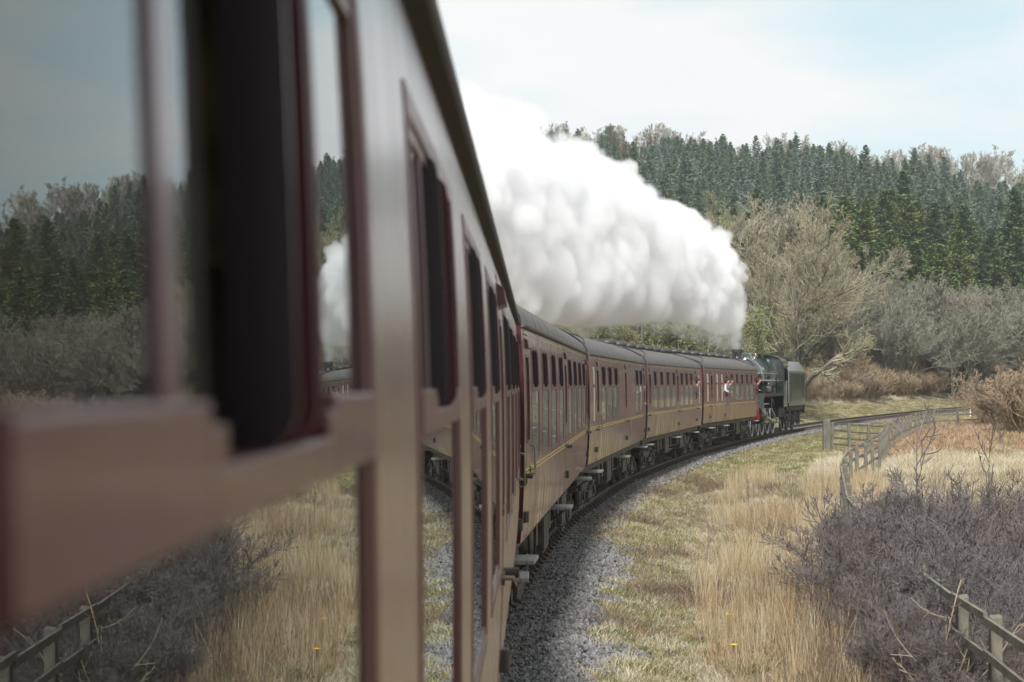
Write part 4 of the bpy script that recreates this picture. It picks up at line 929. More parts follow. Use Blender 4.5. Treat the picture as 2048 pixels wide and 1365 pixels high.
# ------------------------------------------------------------------ plants: growth code
def unit(v): return v/np.maximum(np.linalg.norm(v, axis=-1, keepdims=True), 1e-9)
def grow(rng, p0, d0, ln, m, wob, up):
    n = len(p0); pts = np.zeros((n, m+1, 3)); pts[:, 0] = p0; d = unit(d0)
    for i in range(m):
        pts[:, i+1] = pts[:, i] + d*(ln/m)[:, None]; d = unit(d + rng.normal(0, wob, (n, 3)) + np.array([0, 0, up]))
    return pts
def sprout(rng, pts, rad, ln, k, tmin, ang, ratio, m, wob, up, tmax=1.0, rr=0.6, jit=0.35):
    n, mp1, _ = pts.shape; m0 = mp1-1; pi = np.repeat(np.arange(n), k); t = rng.uniform(tmin, tmax, n*k); f = t*m0; i = np.minimum(f.astype(int), m0-1); w = (f-i)[:, None]
    a = pts[pi, i]; b = pts[pi, i+1]; p = a*(1-w)+b*w; d = unit(b-a)
    rv = rng.normal(size=d.shape); perp = unit(rv - d*(rv*d).sum(1, keepdims=True)); an = np.radians(ang)*rng.uniform(1-jit, 1+jit, n*k)
    cd = d*np.cos(an)[:, None] + perp*np.sin(an)[:, None]
    cl_ = ln[pi]*ratio*(1.15-0.6*t)*rng.uniform(0.7, 1.25, n*k); cr = (rad[pi, i]*(1-w[:, 0])+rad[pi, i+1]*w[:, 0])*rr
    P = grow(rng, p, cd, cl_, m, wob, up); R = cr[:, None]*np.linspace(1, 0.35, m+1)[None]
    return P, R, cl_
def tubes(P, R, s):
    n, m, _ = P.shape; T = np.empty_like(P); T[:, 1:-1] = P[:, 2:]-P[:, :-2]; T[:, 0] = P[:, 1]-P[:, 0]; T[:, -1] = P[:, -1]-P[:, -2]; T = unit(T)
    ref = np.where(np.abs(T[..., 2:3]) > 0.9, np.array([1.0, 0, 0]), np.array([0, 0, 1.0])); A = unit(np.cross(T, ref)); B = np.cross(T, A)
    q = np.arange(s)*2*PI/s; V = P[:, :, None]+R[:, :, None, None]*(A[:, :, None]*np.cos(q)[:, None]+B[:, :, None]*np.sin(q)[:, None])
    idx = np.arange(n*m*s).reshape(n, m, s); nx = np.roll(idx, -1, 2)
    Fq = np.stack([idx[:, :-1], nx[:, :-1], nx[:, 1:], idx[:, 1:]], -1).reshape(-1, 4)
    return V.reshape(-1, 3), Fq
def merge(parts):
    V = []; Fs = []; o = 0
    for v, f in parts: V.append(v); Fs.append(f+o); o += len(v)
    return np.concatenate(V), [np.concatenate([f for f in Fs if f.shape[1] == k]) for k in (3, 4) if any(f.shape[1] == k for f in Fs)]
def bare_tree(seed, H=10, rrt=0.62, trunk=0.35, stems=1, spread=0.5, tw=0.007, k=(7, 7, 8, 6), ang=(42, 40, 38, 40), up=(0.05, 0.10, 0.10, 0.10), tmin=0.22, wob=0.10, ratio=(0.62, 0.5, 0.45, 0.5), h0=0.7):
    """returns (trunk mesh arrays, crown mesh arrays) of a leafless tree with its fine twigs"""
    rng = np.random.default_rng(seed)
    a = rng.uniform(0, 2*PI, stems); tilt = spread*rng.uniform(0.3, 1.0, stems) if stems > 1 else np.array([0.06])
    d0 = np.stack([np.cos(a)*tilt, np.sin(a)*tilt, np.ones(stems)], 1); p0 = np.stack([np.cos(a)*0.12*(stems > 1), np.sin(a)*0.12*(stems > 1), np.full(stems, -0.15)], 1)
    ln = H*h0*rng.uniform(0.8, 1.05, stems); P = grow(rng, p0, d0, ln, 9, wob*0.6, 0.05); R = (trunk/stems**0.5*rng.uniform(0.7, 1.1, stems))[:, None]*np.linspace(1, 0.25, 10)[None]**1.1
    tr = [tubes(P, R, 7)]; cr = []
    lv = (P, R, ln)
    for i, kk in enumerate(k):
        m = (6, 5, 4, 3)[i]; P2, R2, l2 = sprout(rng, lv[0], lv[1], lv[2], kk, tmin if i == 0 else 0.15, ang[i], ratio[i], m, wob*(1+0.5*i), up[i], rr=rrt)
        R2 = np.maximum(R2, tw*(1.0 if i < 3 else 0.8)); (tr if i == 0 else cr).append(tubes(P2, R2, 5 if i == 0 else 3)); lv = (P2, R2, l2)
    a, b = merge(tr), merge(cr); q = H/np.percentile(b[0][:, 2], 99.7); return (a[0]*q, a[1]), (b[0]*q, b[1])
def conifer(seed, H=12, rb=2.3, whorls=26, per=8, dens=12, droop=0.22, open_=0.0, needle=0.34):
    rng = np.random.default_rng(seed); n = whorls*per
    t = np.repeat(np.linspace(0.08, 0.985, whorls), per) + rng.uniform(-.015, .015, n); z = t*H
    L = rb*(np.clip(1.03-t, 0, 1)**0.72)*rng.uniform(0.65, 1.15, n); L *= 1-open_*rng.random(n); a = rng.uniform(0, 2*PI, n)
    d = np.stack([np.cos(a), np.sin(a), np.interp(t, [0, 0.6, 1], [-droop, 0.05, 0.9])], 1)
    P = grow(rng, np.stack([np.zeros(n), np.zeros(n), z], 1), d, L, 5, 0.06, 0.035)
    br = tubes(P, np.full((n, 6), 0.02)*np.linspace(1, .3, 6), 3)
    tp = np.linspace(-0.3, H, 8); tk = tubes(np.stack([np.zeros(8), np.zeros(8), tp], 1)[None], (0.16*np.linspace(1, 0.08, 8))[None], 6)
    # needle sprays: slim drooping blades both sides of every branch
    q = rng.uniform(0.12, 1.0, (n, dens)); f = q*5; i = np.minimum(f.astype(int), 4); w = (f-i)[..., None]; ar = np.arange(n)[:, None]
    c = P[ar, i]*(1-w)+P[ar, i+1]*w; T = unit(P[ar, i+1]-P[ar, i]); side = unit(np.cross(T, np.array([0, 0, 1.0]))); sg = np.where(rng.random((n, dens, 1)) < 0.5, -1.0, 1.0)
    ln = needle*rng.uniform(0.6, 1.4, (n, dens, 1))*(0.6+0.6*(1-q[..., None]))*(0.45+0.55*np.clip(L/1.2, 0, 1))[:, None, None]
    dr = unit(T*rng.uniform(0.3, 1.0, (n, dens, 1)) + side*sg*rng.uniform(0.3, 1, (n, dens, 1)) + np.array([0, 0, 1.0])*rng.uniform(-0.55, 0.25, (n, dens, 1)))
    wd = np.cross(dr, unit(rng.normal(size=dr.shape)+np.array([0, 0, 1.5]))); wd = unit(wd)*ln*0.27
    tip = c+dr*ln; mid = c+dr*ln*0.45
    V = np.stack([c, mid+wd, tip, mid-wd], 2).reshape(-1, 3); Fq = np.arange(len(V)).reshape(-1, 4)
    return merge([tk, br]), (V, [Fq])
def tree_thing(meshes, name, label, cat, group, x, y, s=1.0, rz=None, z=None, sx=None, leans=0):
    z = hz(x, y)-0.05 if z is None else z
    o = link(name, meshes[0], None, (x, y, z), (random.uniform(-leans, leans), random.uniform(-leans, leans), random.uniform(0, 6.28) if rz is None else rz), (s*(sx or 1), s*(sx or 1), s))
    tag(o, label, cat, group); c = link('crown', meshes[1], o); return o
def two(nm, g, mt, mc): return (mesh_np(nm, g[0][0], g[0][1], mt), mesh_np('crown', g[1][0], g[1][1], mc))
# ------------------------------------------------------------------ instancer for ground cover that nobody could count
def scatter(name, label, cat, meshes, P, rot, scl, idx, kind='stuff'):
    col = bpy.data.collections.new(name + ' sources')
    for i, me in enumerate(meshes): col.objects.link(bpy.data.objects.new('%s source %02d' % (name, i), me))
    me = bpy.data.meshes.new(name); me.vertices.add(len(P)); me.vertices.foreach_set('co', np.asarray(P, np.float32).ravel())
    a = me.attributes.new('rot', 'FLOAT_VECTOR', 'POINT'); a.data.foreach_set('vector', np.asarray(rot, np.float32).ravel())
    a = me.attributes.new('scl', 'FLOAT_VECTOR', 'POINT'); a.data.foreach_set('vector', np.asarray(scl, np.float32).ravel())
    a = me.attributes.new('idx', 'INT', 'POINT'); a.data.foreach_set('value', np.asarray(idx, np.int32)); me.update()
    o = link(name, me); tag(o, label, cat, kind=kind)
    ng = bpy.data.node_groups.new(name, 'GeometryNodeTree'); ng.interface.new_socket('Geometry', in_out='INPUT', socket_type='NodeSocketGeometry'); ng.interface.new_socket('Geometry', in_out='OUTPUT', socket_type='NodeSocketGeometry')
    N = ng.nodes; K = ng.links; gi = N.new('NodeGroupInput'); go = N.new('NodeGroupOutput'); ip = N.new('GeometryNodeInstanceOnPoints'); ci = N.new('GeometryNodeCollectionInfo')
    ci.inputs['Collection'].default_value = col; ci.inputs['Separate Children'].default_value = True; ci.inputs['Reset Children'].default_value = True; ip.inputs['Pick Instance'].default_value = True
    def na(nm, ty): q = N.new('GeometryNodeInputNamedAttribute'); q.data_type = ty; q.inputs[0].default_value = nm; return q.outputs[0]
    K.new(gi.outputs[0], ip.inputs['Points']); K.new(ci.outputs[0], ip.inputs['Instance']); K.new(na('idx', 'INT'), ip.inputs['Instance Index']); K.new(na('rot', 'FLOAT_VECTOR'), ip.inputs['Rotation']); K.new(na('scl', 'FLOAT_VECTOR'), ip.inputs['Scale'])
    K.new(ip.outputs[0], go.inputs[0]); md = o.modifiers.new('scatter', 'NODES'); md.node_group = ng
    return o
def tuft(seed, n, h, w, bend, spread, lean=0.3, thick=1.0):
    """grass clump: tapering bent blades"""
    rng = np.random.default_rng(seed); a = rng.uniform(0, 2*PI, n); r = spread*np.sqrt(rng.random(n)); p0 = np.stack([r*np.cos(a), r*np.sin(a), np.full(n, -0.03)], 1)
    b = rng.uniform(0, 2*PI, n); d = np.stack([np.cos(b)*lean*rng.random(n)+np.cos(a)*lean*0.4, np.sin(b)*lean*rng.random(n)+np.sin(a)*lean*0.4, np.ones(n)], 1)
    L = h*rng.uniform(0.45, 1.1, n); P = np.zeros((n, 4, 3)); P[:, 0] = p0; dd = unit(d); out = np.stack([np.cos(b), np.sin(b), np.zeros(n)], 1); bn = bend*rng.uniform(0.3, 1.4, n)
    for i in range(3): P[:, i+1] = P[:, i]+dd*(L/3)[:, None]; dd = unit(dd+out*bn[:, None]-np.array([0, 0, 1])*bn[:, None]*0.45*i)
    s = unit(np.cross(d, out))*w*rng.uniform(0.6, 1.3, n)[:, None]*thick
    V = np.stack([P[:, 0]-s, P[:, 0]+s, P[:, 1]+s, P[:, 1]-s, P[:, 2]+s*.7, P[:, 2]-s*.7, P[:, 3]], 1).reshape(-1, 3); o = np.arange(n)[:, None]*7
    return V, [np.concatenate([o+np.array([[4, 5, 6]])]), np.concatenate([o+np.array([[0, 1, 2, 3]]), o+np.array([[3, 2, 4, 5]])])]
# ------------------------------------------------------------------ woods
def U(px, Y): return (px-1024)/F*Y
HP = 'bare trees along the foot of the hill'
big = [two('old_tree', bare_tree(101, 15.5, 0.50, 0.30, 1, k=(18, 10, 9, 7), ang=(40, 40, 36, 34), ratio=(0.56, 0.52, 0.44, 0.44), tw=0.010, up=(0.10, 0.14, 0.18, 0.2), wob=0.13), M['trunk'], M['bark_ol'])]
mid = [two('bare_tree', bare_tree(s, 10, 0.55, 0.22, st, k=(9, 8, 8, 6), tw=0.011, ang=(44, 38, 34, 34), up=(0.12, 0.15, 0.16, 0.15), spread=0.5, ratio=(0.6, 0.5, 0.44, 0.45)), M['trunk'], mm) for s, st, mm in ((11, 1, M['bark_ol']), (12, 3, M['bark']), (13, 2, M['bark_ol']), (14, 4, M['bark']))]
dome = [two('bare_thicket_tree', bare_tree(s, 9, 0.55, 0.20, st, k=(9, 8, 8, 6), tw=0.010, spread=0.85, ang=(34, 32, 30, 32), up=(0.05, 0.08, 0.1, 0.1), ratio=(0.6, 0.5, 0.42, 0.45)), M['bark'], M['bark']) for s, st in ((21, 6), (22, 8))]
small = [two('twiggy_shrub', bare_tree(s, 2.6, 0.55, 0.04, st, k=(6, 6, 6, 0)[:3], tw=0.006, spread=0.6, ang=(26, 28, 30), up=(0.1, 0.1, 0.1), ratio=(0.6, 0.5, 0.5)), M['twig_pk'], M['twig_pk']) for s, st in ((31, 16), (32, 20))]
def place(ms, name, label, cat, group, px, Y, H, H0, sx=1.0, **k):
    return tree_thing(ms, name, label, cat, group, U(px, Y), Y, H/H0, sx=sx, **k)
place(big[0], 'old_tree', 'tallest old leafless tree, pale lichened limbs, rising behind the locomotive tender', 'tree', HP, 1588, 138, 15.8, 15.5, 0.95, rz=0.6)
place(big[0], 'old_tree', 'second tall leafless tree, just right of the plume where the steam leaves the chimney', 'tree', HP, 1500, 150, 15.5, 15.5, 0.9, rz=2.4)
spots = [(1560, 150, 14.5, 0), (1475, 150, 13.5, 2), (1530, 168, 16, 1), (1600, 148, 10.5, 2), (1425, 150, 12.5, 3), (1395, 150, 13, 0), (1440, 158, 14, 2), (1545, 160, 14.5, 1), (1620, 150, 11.5, 0), (1660, 158, 10.5, 3), (1580, 170, 13.5, 2), (1480, 172, 14.5, 3), (1352, 162, 12.5, 1), (1645, 172, 12, 0), (1700, 168, 10.5, 3), (1520, 150, 9, 1), (1455, 145, 9, 3), (1415, 168, 14, 1), (1610, 162, 13, 3)]
ORD = 'first second third fourth fifth sixth seventh eighth ninth tenth eleventh twelfth thirteenth fourteenth fifteenth sixteenth seventeenth eighteenth nineteenth twentieth'.split()
spots.sort()
for oi, (px, Y, H, v) in enumerate(spots):
    if px >= 1600: Y += 22; H *= 1.1
    side = 'left of the tender' if px < 1560 else 'right of the tender'
    place(mid[v], 'bare_tree', '%s leafless tree in the dense stand behind the locomotive, %s from the left' % ('tall olive' if H > 12.5 else 'shorter grey', ORD[oi]), 'tree', HP, px, Y, H, 10, 1.15)
dsp = [(1690, 152, 8.6), (1745, 160, 9.6), (1790, 150, 8.0), (1850, 163, 10.2), (1905, 155, 9.6), (1955, 165, 9.5), (2010, 156, 9.4), (2065, 166, 11.5), (2120, 158, 10.5), (1725, 172, 9.4), (1820, 174, 10), (1880, 176, 10.5), (1985, 176, 10.3), (2180, 164, 10.5), (1668, 156, 7.5), (1770, 158, 7.0), (1840, 158, 7.5), (1930, 158, 7.0), (2045, 160, 8.5), (2240, 160, 10)]
dsp.sort()
for i, (px, Y, H) in enumerate(dsp):
    ms = dome[i % 2] if i % 3 else mid[3 if i % 2 else 1]
    place(ms, 'bare_thicket_tree', 'domed leafless grey tree in the thicket below the conifers, %s dome from the left' % ORD[i], 'tree', 'domed leafless trees below the conifers', px, Y+38, H*1.06, 9 if i % 3 else 10, 1.25)
# the long low limb reaching right behind the tender
def limb():
    rng = np.random.default_rng(5); c = [at(1560, 770, 134), at(1618, 757, 132), at(1650, 735, 131), at(1672, 715, 131), at(1700, 700, 131), at(1728, 697, 131)]
    c = np.array(c); c[0][2] = hz(c[0][0], c[0][1]); t = np.linspace(0, 1, 14); P = np.stack([np.interp(t, np.linspace(0, 1, 6), c[:, i]) for i in range(3)], 1)[None]
    R = (0.20*np.linspace(1, 0.3, 14))[None]; ln = np.array([8.0]); tr = [tubes(P, R, 7)]; cr = []
    P1, R1, l1 = sprout(rng, P, R, ln, 16, 0.3, 45, 0.28, 5, 0.15, 0.12); cr.append(tubes(P1, R1, 4)); P2, R2, l2 = sprout(rng, P1, R1, l1, 9, 0.1, 40, 0.5, 4, 0.15, 0.12); R2 = np.maximum(R2, 0.012); cr.append(tubes(P2, R2, 3))
    P3, R3, l3 = sprout(rng, P2, R2, l2, 6, 0.1, 40, 0.5, 3, 0.15, 0.12); cr.append(tubes(P3, np.maximum(R3, 0.009), 3))
    a = mesh_np('leaning_tree', *merge(tr), M['trunk']); b = mesh_np('crown', *merge(cr), M['bark_ol'])
    o = link('leaning_tree', a); tag(o, 'low mossy limb of a leaning tree reaching right from behind the tender', 'tree'); link('crown', b, o)
limb()
# budding trees behind the coaches, under the plume
def leafy(seed, H):
    t = bare_tree(seed, H, 0.62, 0.16, 3, k=(8, 7, 7, 4), tw=0.010, ang=(45, 40, 36, 36), up=(0.08, 0.08, 0.06, 0.05), ratio=(0.6, 0.5, 0.42, 0.45)); rng = np.random.default_rng(seed)
    v = t[1][0]; c = v[rng.integers(0, len(v), 7000)] + rng.normal(0, 0.10, (7000, 3)); q = unit(rng.normal(size=(7000, 3)))*rng.uniform(0.03, 0.085, (7000, 1)); r = unit(np.cross(q, rng.normal(size=(7000, 3))))*np.linalg.norm(q, axis=1, keepdims=True)*0.6
    lv = np.stack([c-q, c+r, c+q, c-r], 1).reshape(-1, 3); return t, (lv, np.arange(len(lv)).reshape(-1, 4))
lf = []
for s in (41, 42):
    t, l = leafy(s, 6.5); lf.append((mesh_np('budding_tree', t[0][0], t[0][1], M['bark']), mesh_np('crown', t[1][0], t[1][1], M['bark_ol']), mesh_np('leaves', l[0], l[1], M['ivy'])))
for i, (px, Y, H) in enumerate([(1020, 120, 5.0), (1075, 118, 5.2), (1120, 125, 5.4), (1165, 122, 5.6), (1205, 126, 5.7), (1250, 120, 6.0), (1290, 122, 6.3), (1325, 124, 6.3), (1362, 120, 6.0), (1400, 122, 6.0), (1435, 126, 5.6), (1465, 130, 6.2), (1150, 112, 7.2)]):
    ms = lf[i % 2]; lab = 'yellow green budding tree between the coach roofs and the steam, %s from the left' % ORD[i] if i < 12 else 'thin tree top poking up into the steam above the nearest roofs'
    o = place(ms[:2], 'budding_tree', lab, 'tree', 'budding trees behind the coaches' if i < 12 else None, px, Y, H, 5.6, 1.15 if i < 12 else 0.35); link('leaves', ms[2], o)
# twiggy scrub between the track and the trees, and to the right of the fence
n = 0
rs = np.random.default_rng(55)
while n < 290:
    Y = rs.uniform(132, 215); px = rs.uniform(1580, 2200); x = U(px, Y); d = lateral([[x, Y]])[0]
    if not (-26 < d < -7.5): continue
    H = rs.uniform(1.4, 2.6) + max(0, -d-9)*0.22*rs.uniform(0.7, 1.3); ms = small[n % 2]
    tree_thing(ms, 'twiggy_shrub', 'reddish brown twiggy shrub on the grassy bank beyond the track', 'shrub', 'reddish shrubs beyond the track', x, Y, H/2.6, sx=1.5); n += 1
n = 0
while n < 34:
    Y = rs.uniform(104, 135); px = rs.uniform(1965, 2230); x = U(px, Y)
    if px < 2010 and Y < 122: continue
    tree_thing(small[n % 2], 'twiggy_shrub', 'tall red brown twiggy shrub crowding the right end of the fence', 'shrub', 'shrubs at the right end of the fence', x, Y, rs.uniform(2.2, 4.0)/2.6, sx=1.3); n += 1
# conifer plantation on the hillside
CF = {'spruce': [conifer(200+i, 12, 2.8, 24, 10, 30, needle=0.34) for i in range(4)], 'fir': [conifer(220+i, 12, 3.1, 25, 10, 32, 0.2, needle=0.34) for i in range(3)], 'larch': [conifer(240, 12, 1.8, 24, 7, 9, 0.05, needle=0.3)]}
CM = {k: [two('conifer', g, M['ctrunk'], M[k]) for g in v] for k, v in CF.items()}
rc = np.random.default_rng(77); C = []
for Y in np.arange(226, 640, 4.2):
    w = np.arange(U(-300, Y), U(2330, Y), 4.2)
    for x in w:
        xx = x+rc.uniform(-2.0, 2.0); yy = Y+rc.uniform(-2.0, 2.0); px = 1024+xx/yy*F
        lowlim = np.interp(px, [880, 1350, 1500, 1750, 1950, 2330], [240, 235, 230, 228, 226, 226]); toplim = np.interp(px, [880, 1200, 1450, 1700, 1850, 1960, 2050, 2330], [585, 560, 520, 500, 470, 440, 400, 350])
        if lowlim < yy < toplim: C.append((xx, yy, px))
C = np.array(C); zz = height(C[:, :2]); front = np.interp(C[:, 2], [880, 1300, 1500, 1750, 2000, 2330], [275, 275, 282, 284, 276, 270]) + (fbm(C[:, 0]*0.05, C[:, 1]*0.05)-0.5)*70
kind_ = np.where(C[:, 1] < front, 1, 0); lar = (C[:, 2] < 1320) & (C[:, 1] > 470) & (fbm(C[:, 0]*0.06+3, C[:, 1]*0.06) > 0.52); kind_[lar] = 2; kind_[rc.random(len(C)) < 0.012] = 2
Hh = np.where(kind_ == 1, rc.uniform(10, 16.5, len(C)), rc.uniform(7.5, 13, len(C)))*np.interp(C[:, 1], [190, 260, 600], [0.95, 1.0, 0.85])*np.where(rc.random(len(C)) < 0.10, 1.22, 1.0)*(0.85+0.3*fbm(C[:, 0]*0.08+40, C[:, 1]*0.05, 3))
kmap = ['spruce', 'fir', 'larch']; order = np.argsort(C[:, 1]-8*rc.random(len(C)))
vis = (C[:, 2] > 1150) & (C[:, 2] < 2090); indiv = [i for i in order if vis[i]][:300]; iset = set(indiv)
for j, i in enumerate(indiv):
    kn = kmap[kind_[i]]; ms = CM[kn][j % len(CM[kn])]
    lab = 'yellow green conifer in the front rows of the hillside plantation' if kn == 'fir' else 'blue green spruce behind the front rows of the plantation'
    o = link('conifer', ms[0], None, (C[i, 0], C[i, 1], zz[i]-0.2), (0, 0, rc.uniform(0, 6.28)), (Hh[i]/12*rc.uniform(1.15, 1.45),)*2 + (Hh[i]/12,)); tag(o, lab, 'tree', 'front row conifers' if kn == 'fir' else 'blue green spruces'); link('crown', ms[1], o)
rest = np.array([i for i in range(len(C)) if i not in iset])
def joined(ms_pairs, nm):
    out = []
    for tr, cr in ms_pairs:
        bm = bmesh.new(); bm.from_mesh(tr); n0 = len(bm.faces); bm.from_mesh(cr); bm.faces.ensure_lookup_table()
        for f in bm.faces[n0:]: f.material_index = 1
        me = bpy.data.meshes.new(nm); bm.to_mesh(me); bm.free(); me.materials.append(tr.materials[0]); me.materials.append(cr.materials[0]); out.append(me)
    return out
src = joined(CM['spruce'], 'spruce') + joined(CM['fir'], 'fir') + joined(CM['larch'], 'larch')
idx = np.where(kind_[rest] == 0, rc.integers(0, 4, len(rest)), np.where(kind_[rest] == 1, 4+rc.integers(0, 3, len(rest)), 7))
sc = Hh[rest]/12
scatter('conifer_plantation', 'blue green conifer plantation covering the hillside behind the steam', 'woodland', src, np.column_stack([C[rest, :2], zz[rest]-0.2]), np.column_stack([np.zeros((len(rest), 2)), rc.uniform(0, 6.28, len(rest))]), np.stack([sc*rc.uniform(1.2, 1.65, len(rest)), sc*rc.uniform(1.2, 1.65, len(rest)), sc], 1), idx)
# bare birches and a few pines along the skyline
bt = [two('birch', bare_tree(s, 11, 0.55, 0.13, st, k=(9, 8, 7, 5), tw=0.02, ang=(36, 34, 34, 34), up=(0.1, 0.12, 0.1, 0.05), ratio=(0.5, 0.5, 0.5, 0.5)), M['birch'], M['birch']) for s, st in ((61, 1), (62, 2), (63, 3))]
rb = np.random.default_rng(9)
for i in range(90):
    px = rb.uniform(960, 2120); top = np.interp(px, [880, 1200, 1450, 1700, 1850, 1960, 2050, 2330], [585, 560, 520, 500, 470, 440, 400, 350])
    Y = top + rb.uniform(4, 60) if i % 3 else top + rb.uniform(30, 130)
    if px < 1150 and i % 4: continue
    H = rb.uniform(9, 16)
    place(bt[i % 3], 'birch', 'thin leafless tree in the pale fringe along the hilltop', 'tree', 'leafless trees on the skyline', px, Y, H, 11, 1.0)
def pine(seed):
    rng = np.random.default_rng(seed); H = 9; tr = tubes(np.stack([np.linspace(0, 0.4, 7), np.zeros(7), np.linspace(-0.3, H, 7)], 1)[None], (0.2*np.linspace(1, .4, 7))[None], 6)
    n = 34; z = rng.uniform(4.0, H, n); a = rng.uniform(0, 6.28, n); L = rng.uniform(1.2, 3.0, n)*np.interp(z, [4, 6, H], [0.7, 1, 0.5]); P = grow(rng, np.stack([z/H*0.4, 0*z, z], 1), np.stack([np.cos(a), np.sin(a), np.full(n, 0.35)], 1), L, 4, 0.1, 0.05); br = tubes(P, np.full((n, 5), 0.05), 3)
    cc = P[:, 2:].reshape(-1, 3); c = np.repeat(cc, 60, 0) + rng.normal(0, 0.36, (len(cc)*60, 3))*np.array([1, 1, 0.6]); q = unit(rng.normal(size=c.shape))*rng.uniform(0.08, 0.2, (len(c), 1)); r = unit(np.cross(q, rng.normal(size=c.shape)))*0.05
    v = np.stack([c-q, c+r, c+q, c-r], 1).reshape(-1, 3); return merge([tr, br]), (v, [np.arange(len(v)).reshape(-1, 4)])
pm = [two('scots_pine', pine(s), M['bark'], M['pine']) for s in (1, 2)]
for px, Y, H, lab in [(1075, 590, 11, 'dark conifer at the edge of the steam, leftmost on the skyline'), (1113, 588, 10, 'dark conifer second from the left on the skyline'), (1220, 570, 12, 'spiky green pine standing above the skyline left of centre'), (1627, 520, 11.5, 'round headed pine on the skyline, left one of three'), (1660, 520, 10.5, 'round headed pine on the skyline, middle one of three'), (1745, 505, 9, 'broad dark pine on the skyline, right one of three'), (2035, 420, 10, 'dark pine at the right edge of the skyline'), (2010, 425, 7, 'small pointed pine near the right edge of the skyline')]:
    place(pm[0] if px in (1220, 1627, 1745, 2035) else pm[1], 'pine', lab, 'tree', None, px, Y, H, 9, 0.85)

# ------------------------------------------------------------------ ballast stones
def stones():
    out = []
    for s in range(5):
        rng = np.random.default_rng(s); bm = bmesh.new(); bmesh.ops.create_icosphere(bm, subdivisions=1, radius=1.0)
        for v in bm.verts: v.co = v.co*rng.uniform(0.62, 1.15)
        bm.transform(Matrix.Diagonal((1.25, 0.95, 0.72, 1))); bmesh.ops.dissolve_limit(bm, angle_limit=0.5, verts=bm.verts, edges=bm.edges); bmesh.ops.triangulate(bm, faces=bm.faces)
        me = bpy.data.meshes.new('stone'); bm.to_mesh(me); bm.free(); me.materials.append(M['stone']); out.append(me)
    return out
rg = np.random.default_rng(21)
def along(n, y0, y1, d0, d1, pw=1.0):
    """random points beside the track by distance along and across it"""
    i = np.nonzero((TRK[:, 1] > y0) & (TRK[:, 1] < y1))[0]; k = rg.choice(i, n) if pw == 1 else i[(len(i)*rg.random(n)**pw).astype(int)]
    d = rg.uniform(d0, d1, n); t = TAN[k]; al = rg.uniform(-.5, .5, n)
    return np.stack([TRK[k, 0]+t[:, 1]*d+t[:, 0]*al, TRK[k, 1]-t[:, 0]*d+t[:, 1]*al], 1), d
P, d = along(88000, 15, 62, 0.25, 3.9, 1.5); nb = fbm(P[:, 0]*1.3, P[:, 1]*1.3, 3); edge = np.where(P[:, 1] < 38, 2.2, 1.5) + (nb-0.5)*1.2
keep = (d < edge) | (rg.random(len(d)) < 0.06*np.clip(3.9-d, 0, 1)); P = P[keep]; d = d[keep]
P2, d2 = along(22000, 60, 150, -2.2, 1.9); P = np.concatenate([P, P2]); d = np.concatenate([d, d2])
nr = np.array([rise(y) for y in P[:, 1]]); z = height(P, d) + np.where(np.abs(d) < 1.9, 0.06, 0.01) + rg.uniform(-0.02, 0.02, len(P))
s = rg.uniform(0.016, 0.036, len(P))*np.where(P[:, 1] > 60, 1.5, 1.0)*np.where(rg.random(len(P)) < 0.06, 1.5, 1)
scatter('ballast', 'grey and pale granite ballast stones spilling beside the track', 'ballast', stones(), np.column_stack([P, z]), rg.uniform(0, 6.28, (len(P), 3)), np.stack([s, s, s], 1), rg.integers(0, 5, len(P)))

# ------------------------------------------------------------------ grasses
def gm(name, a, b, c): return mat(name, a, 0.8, spec=0.2, var=b, vscale=22, objrand=c, translucent=0.25)
g_dry = gm('pale dry grass', (0.56, 0.49, 0.34), (0.30, 0.24, 0.15), (0.62, 0.56, 0.42)); g_gold = gm('golden dead grass', (0.48, 0.34, 0.17), (0.24, 0.16, 0.09), (0.52, 0.43, 0.29))
g_green = gm('fresh turf', (0.13, 0.175, 0.04), (0.23, 0.21, 0.085), (0.26, 0.23, 0.11)); g_brack = gm('dead bracken', (0.34, 0.215, 0.125), (0.25, 0.155, 0.095), (0.44, 0.33, 0.21)); g_dark = gm('dark seed stems', (0.16, 0.10, 0.07), (0.22, 0.15, 0.10), (0.12, 0.09, 0.07))
def T(nm, m, *a, **k): v, f = tuft(*a, **k); return mesh_np(nm, v, f, m, smooth=False)
src = [T('turf', g_green, 1, 60, 0.10, 0.003, 0.5, 0.16, 0.6), T('turf', g_green, 2, 60, 0.13, 0.003, 0.5, 0.18, 0.6), T('turf', g_dry, 3, 60, 0.13, 0.003, 0.6, 0.18, 0.8),
       T('dry', g_dry, 4, 60, 0.42, 0.003, 0.55, 0.16, 0.5), T('dry', g_dry, 5, 70, 0.36, 0.003, 0.7, 0.2, 0.8), T('dry', g_gold, 6, 60, 0.40, 0.003, 0.6, 0.18, 0.5),
       T('reed', g_gold, 7, 46, 0.95, 0.004, 0.12, 0.16, 0.18), T('reed', g_dry, 8, 40, 0.85, 0.0035, 0.18, 0.2, 0.25), T('reed', g_gold, 9, 50, 1.05, 0.004, 0.10, 0.2, 0.22),
       T('bracken', g_brack, 10, 60, 0.45, 0.006, 0.9, 0.25, 1.3), T('bracken', g_brack, 11, 60, 0.40, 0.007, 1.0, 0.28, 1.6),
       T('stem', g_dark, 12, 10, 0.85, 0.003, 0.12, 0.25, 0.25), T('tussock', g_green, 13, 110, 0.45, 0.004, 0.45, 0.12, 0.7),
       T('thatch', g_dry, 14, 60, 0.50, 0.0028, 0.5, 0.35, 2.2), T('thatch', g_gold, 15, 50, 0.55, 0.0028, 0.4, 0.35, 1.8), T('thatch', g_dark, 16, 30, 0.6, 0.0022, 0.3, 0.35, 1.5)]
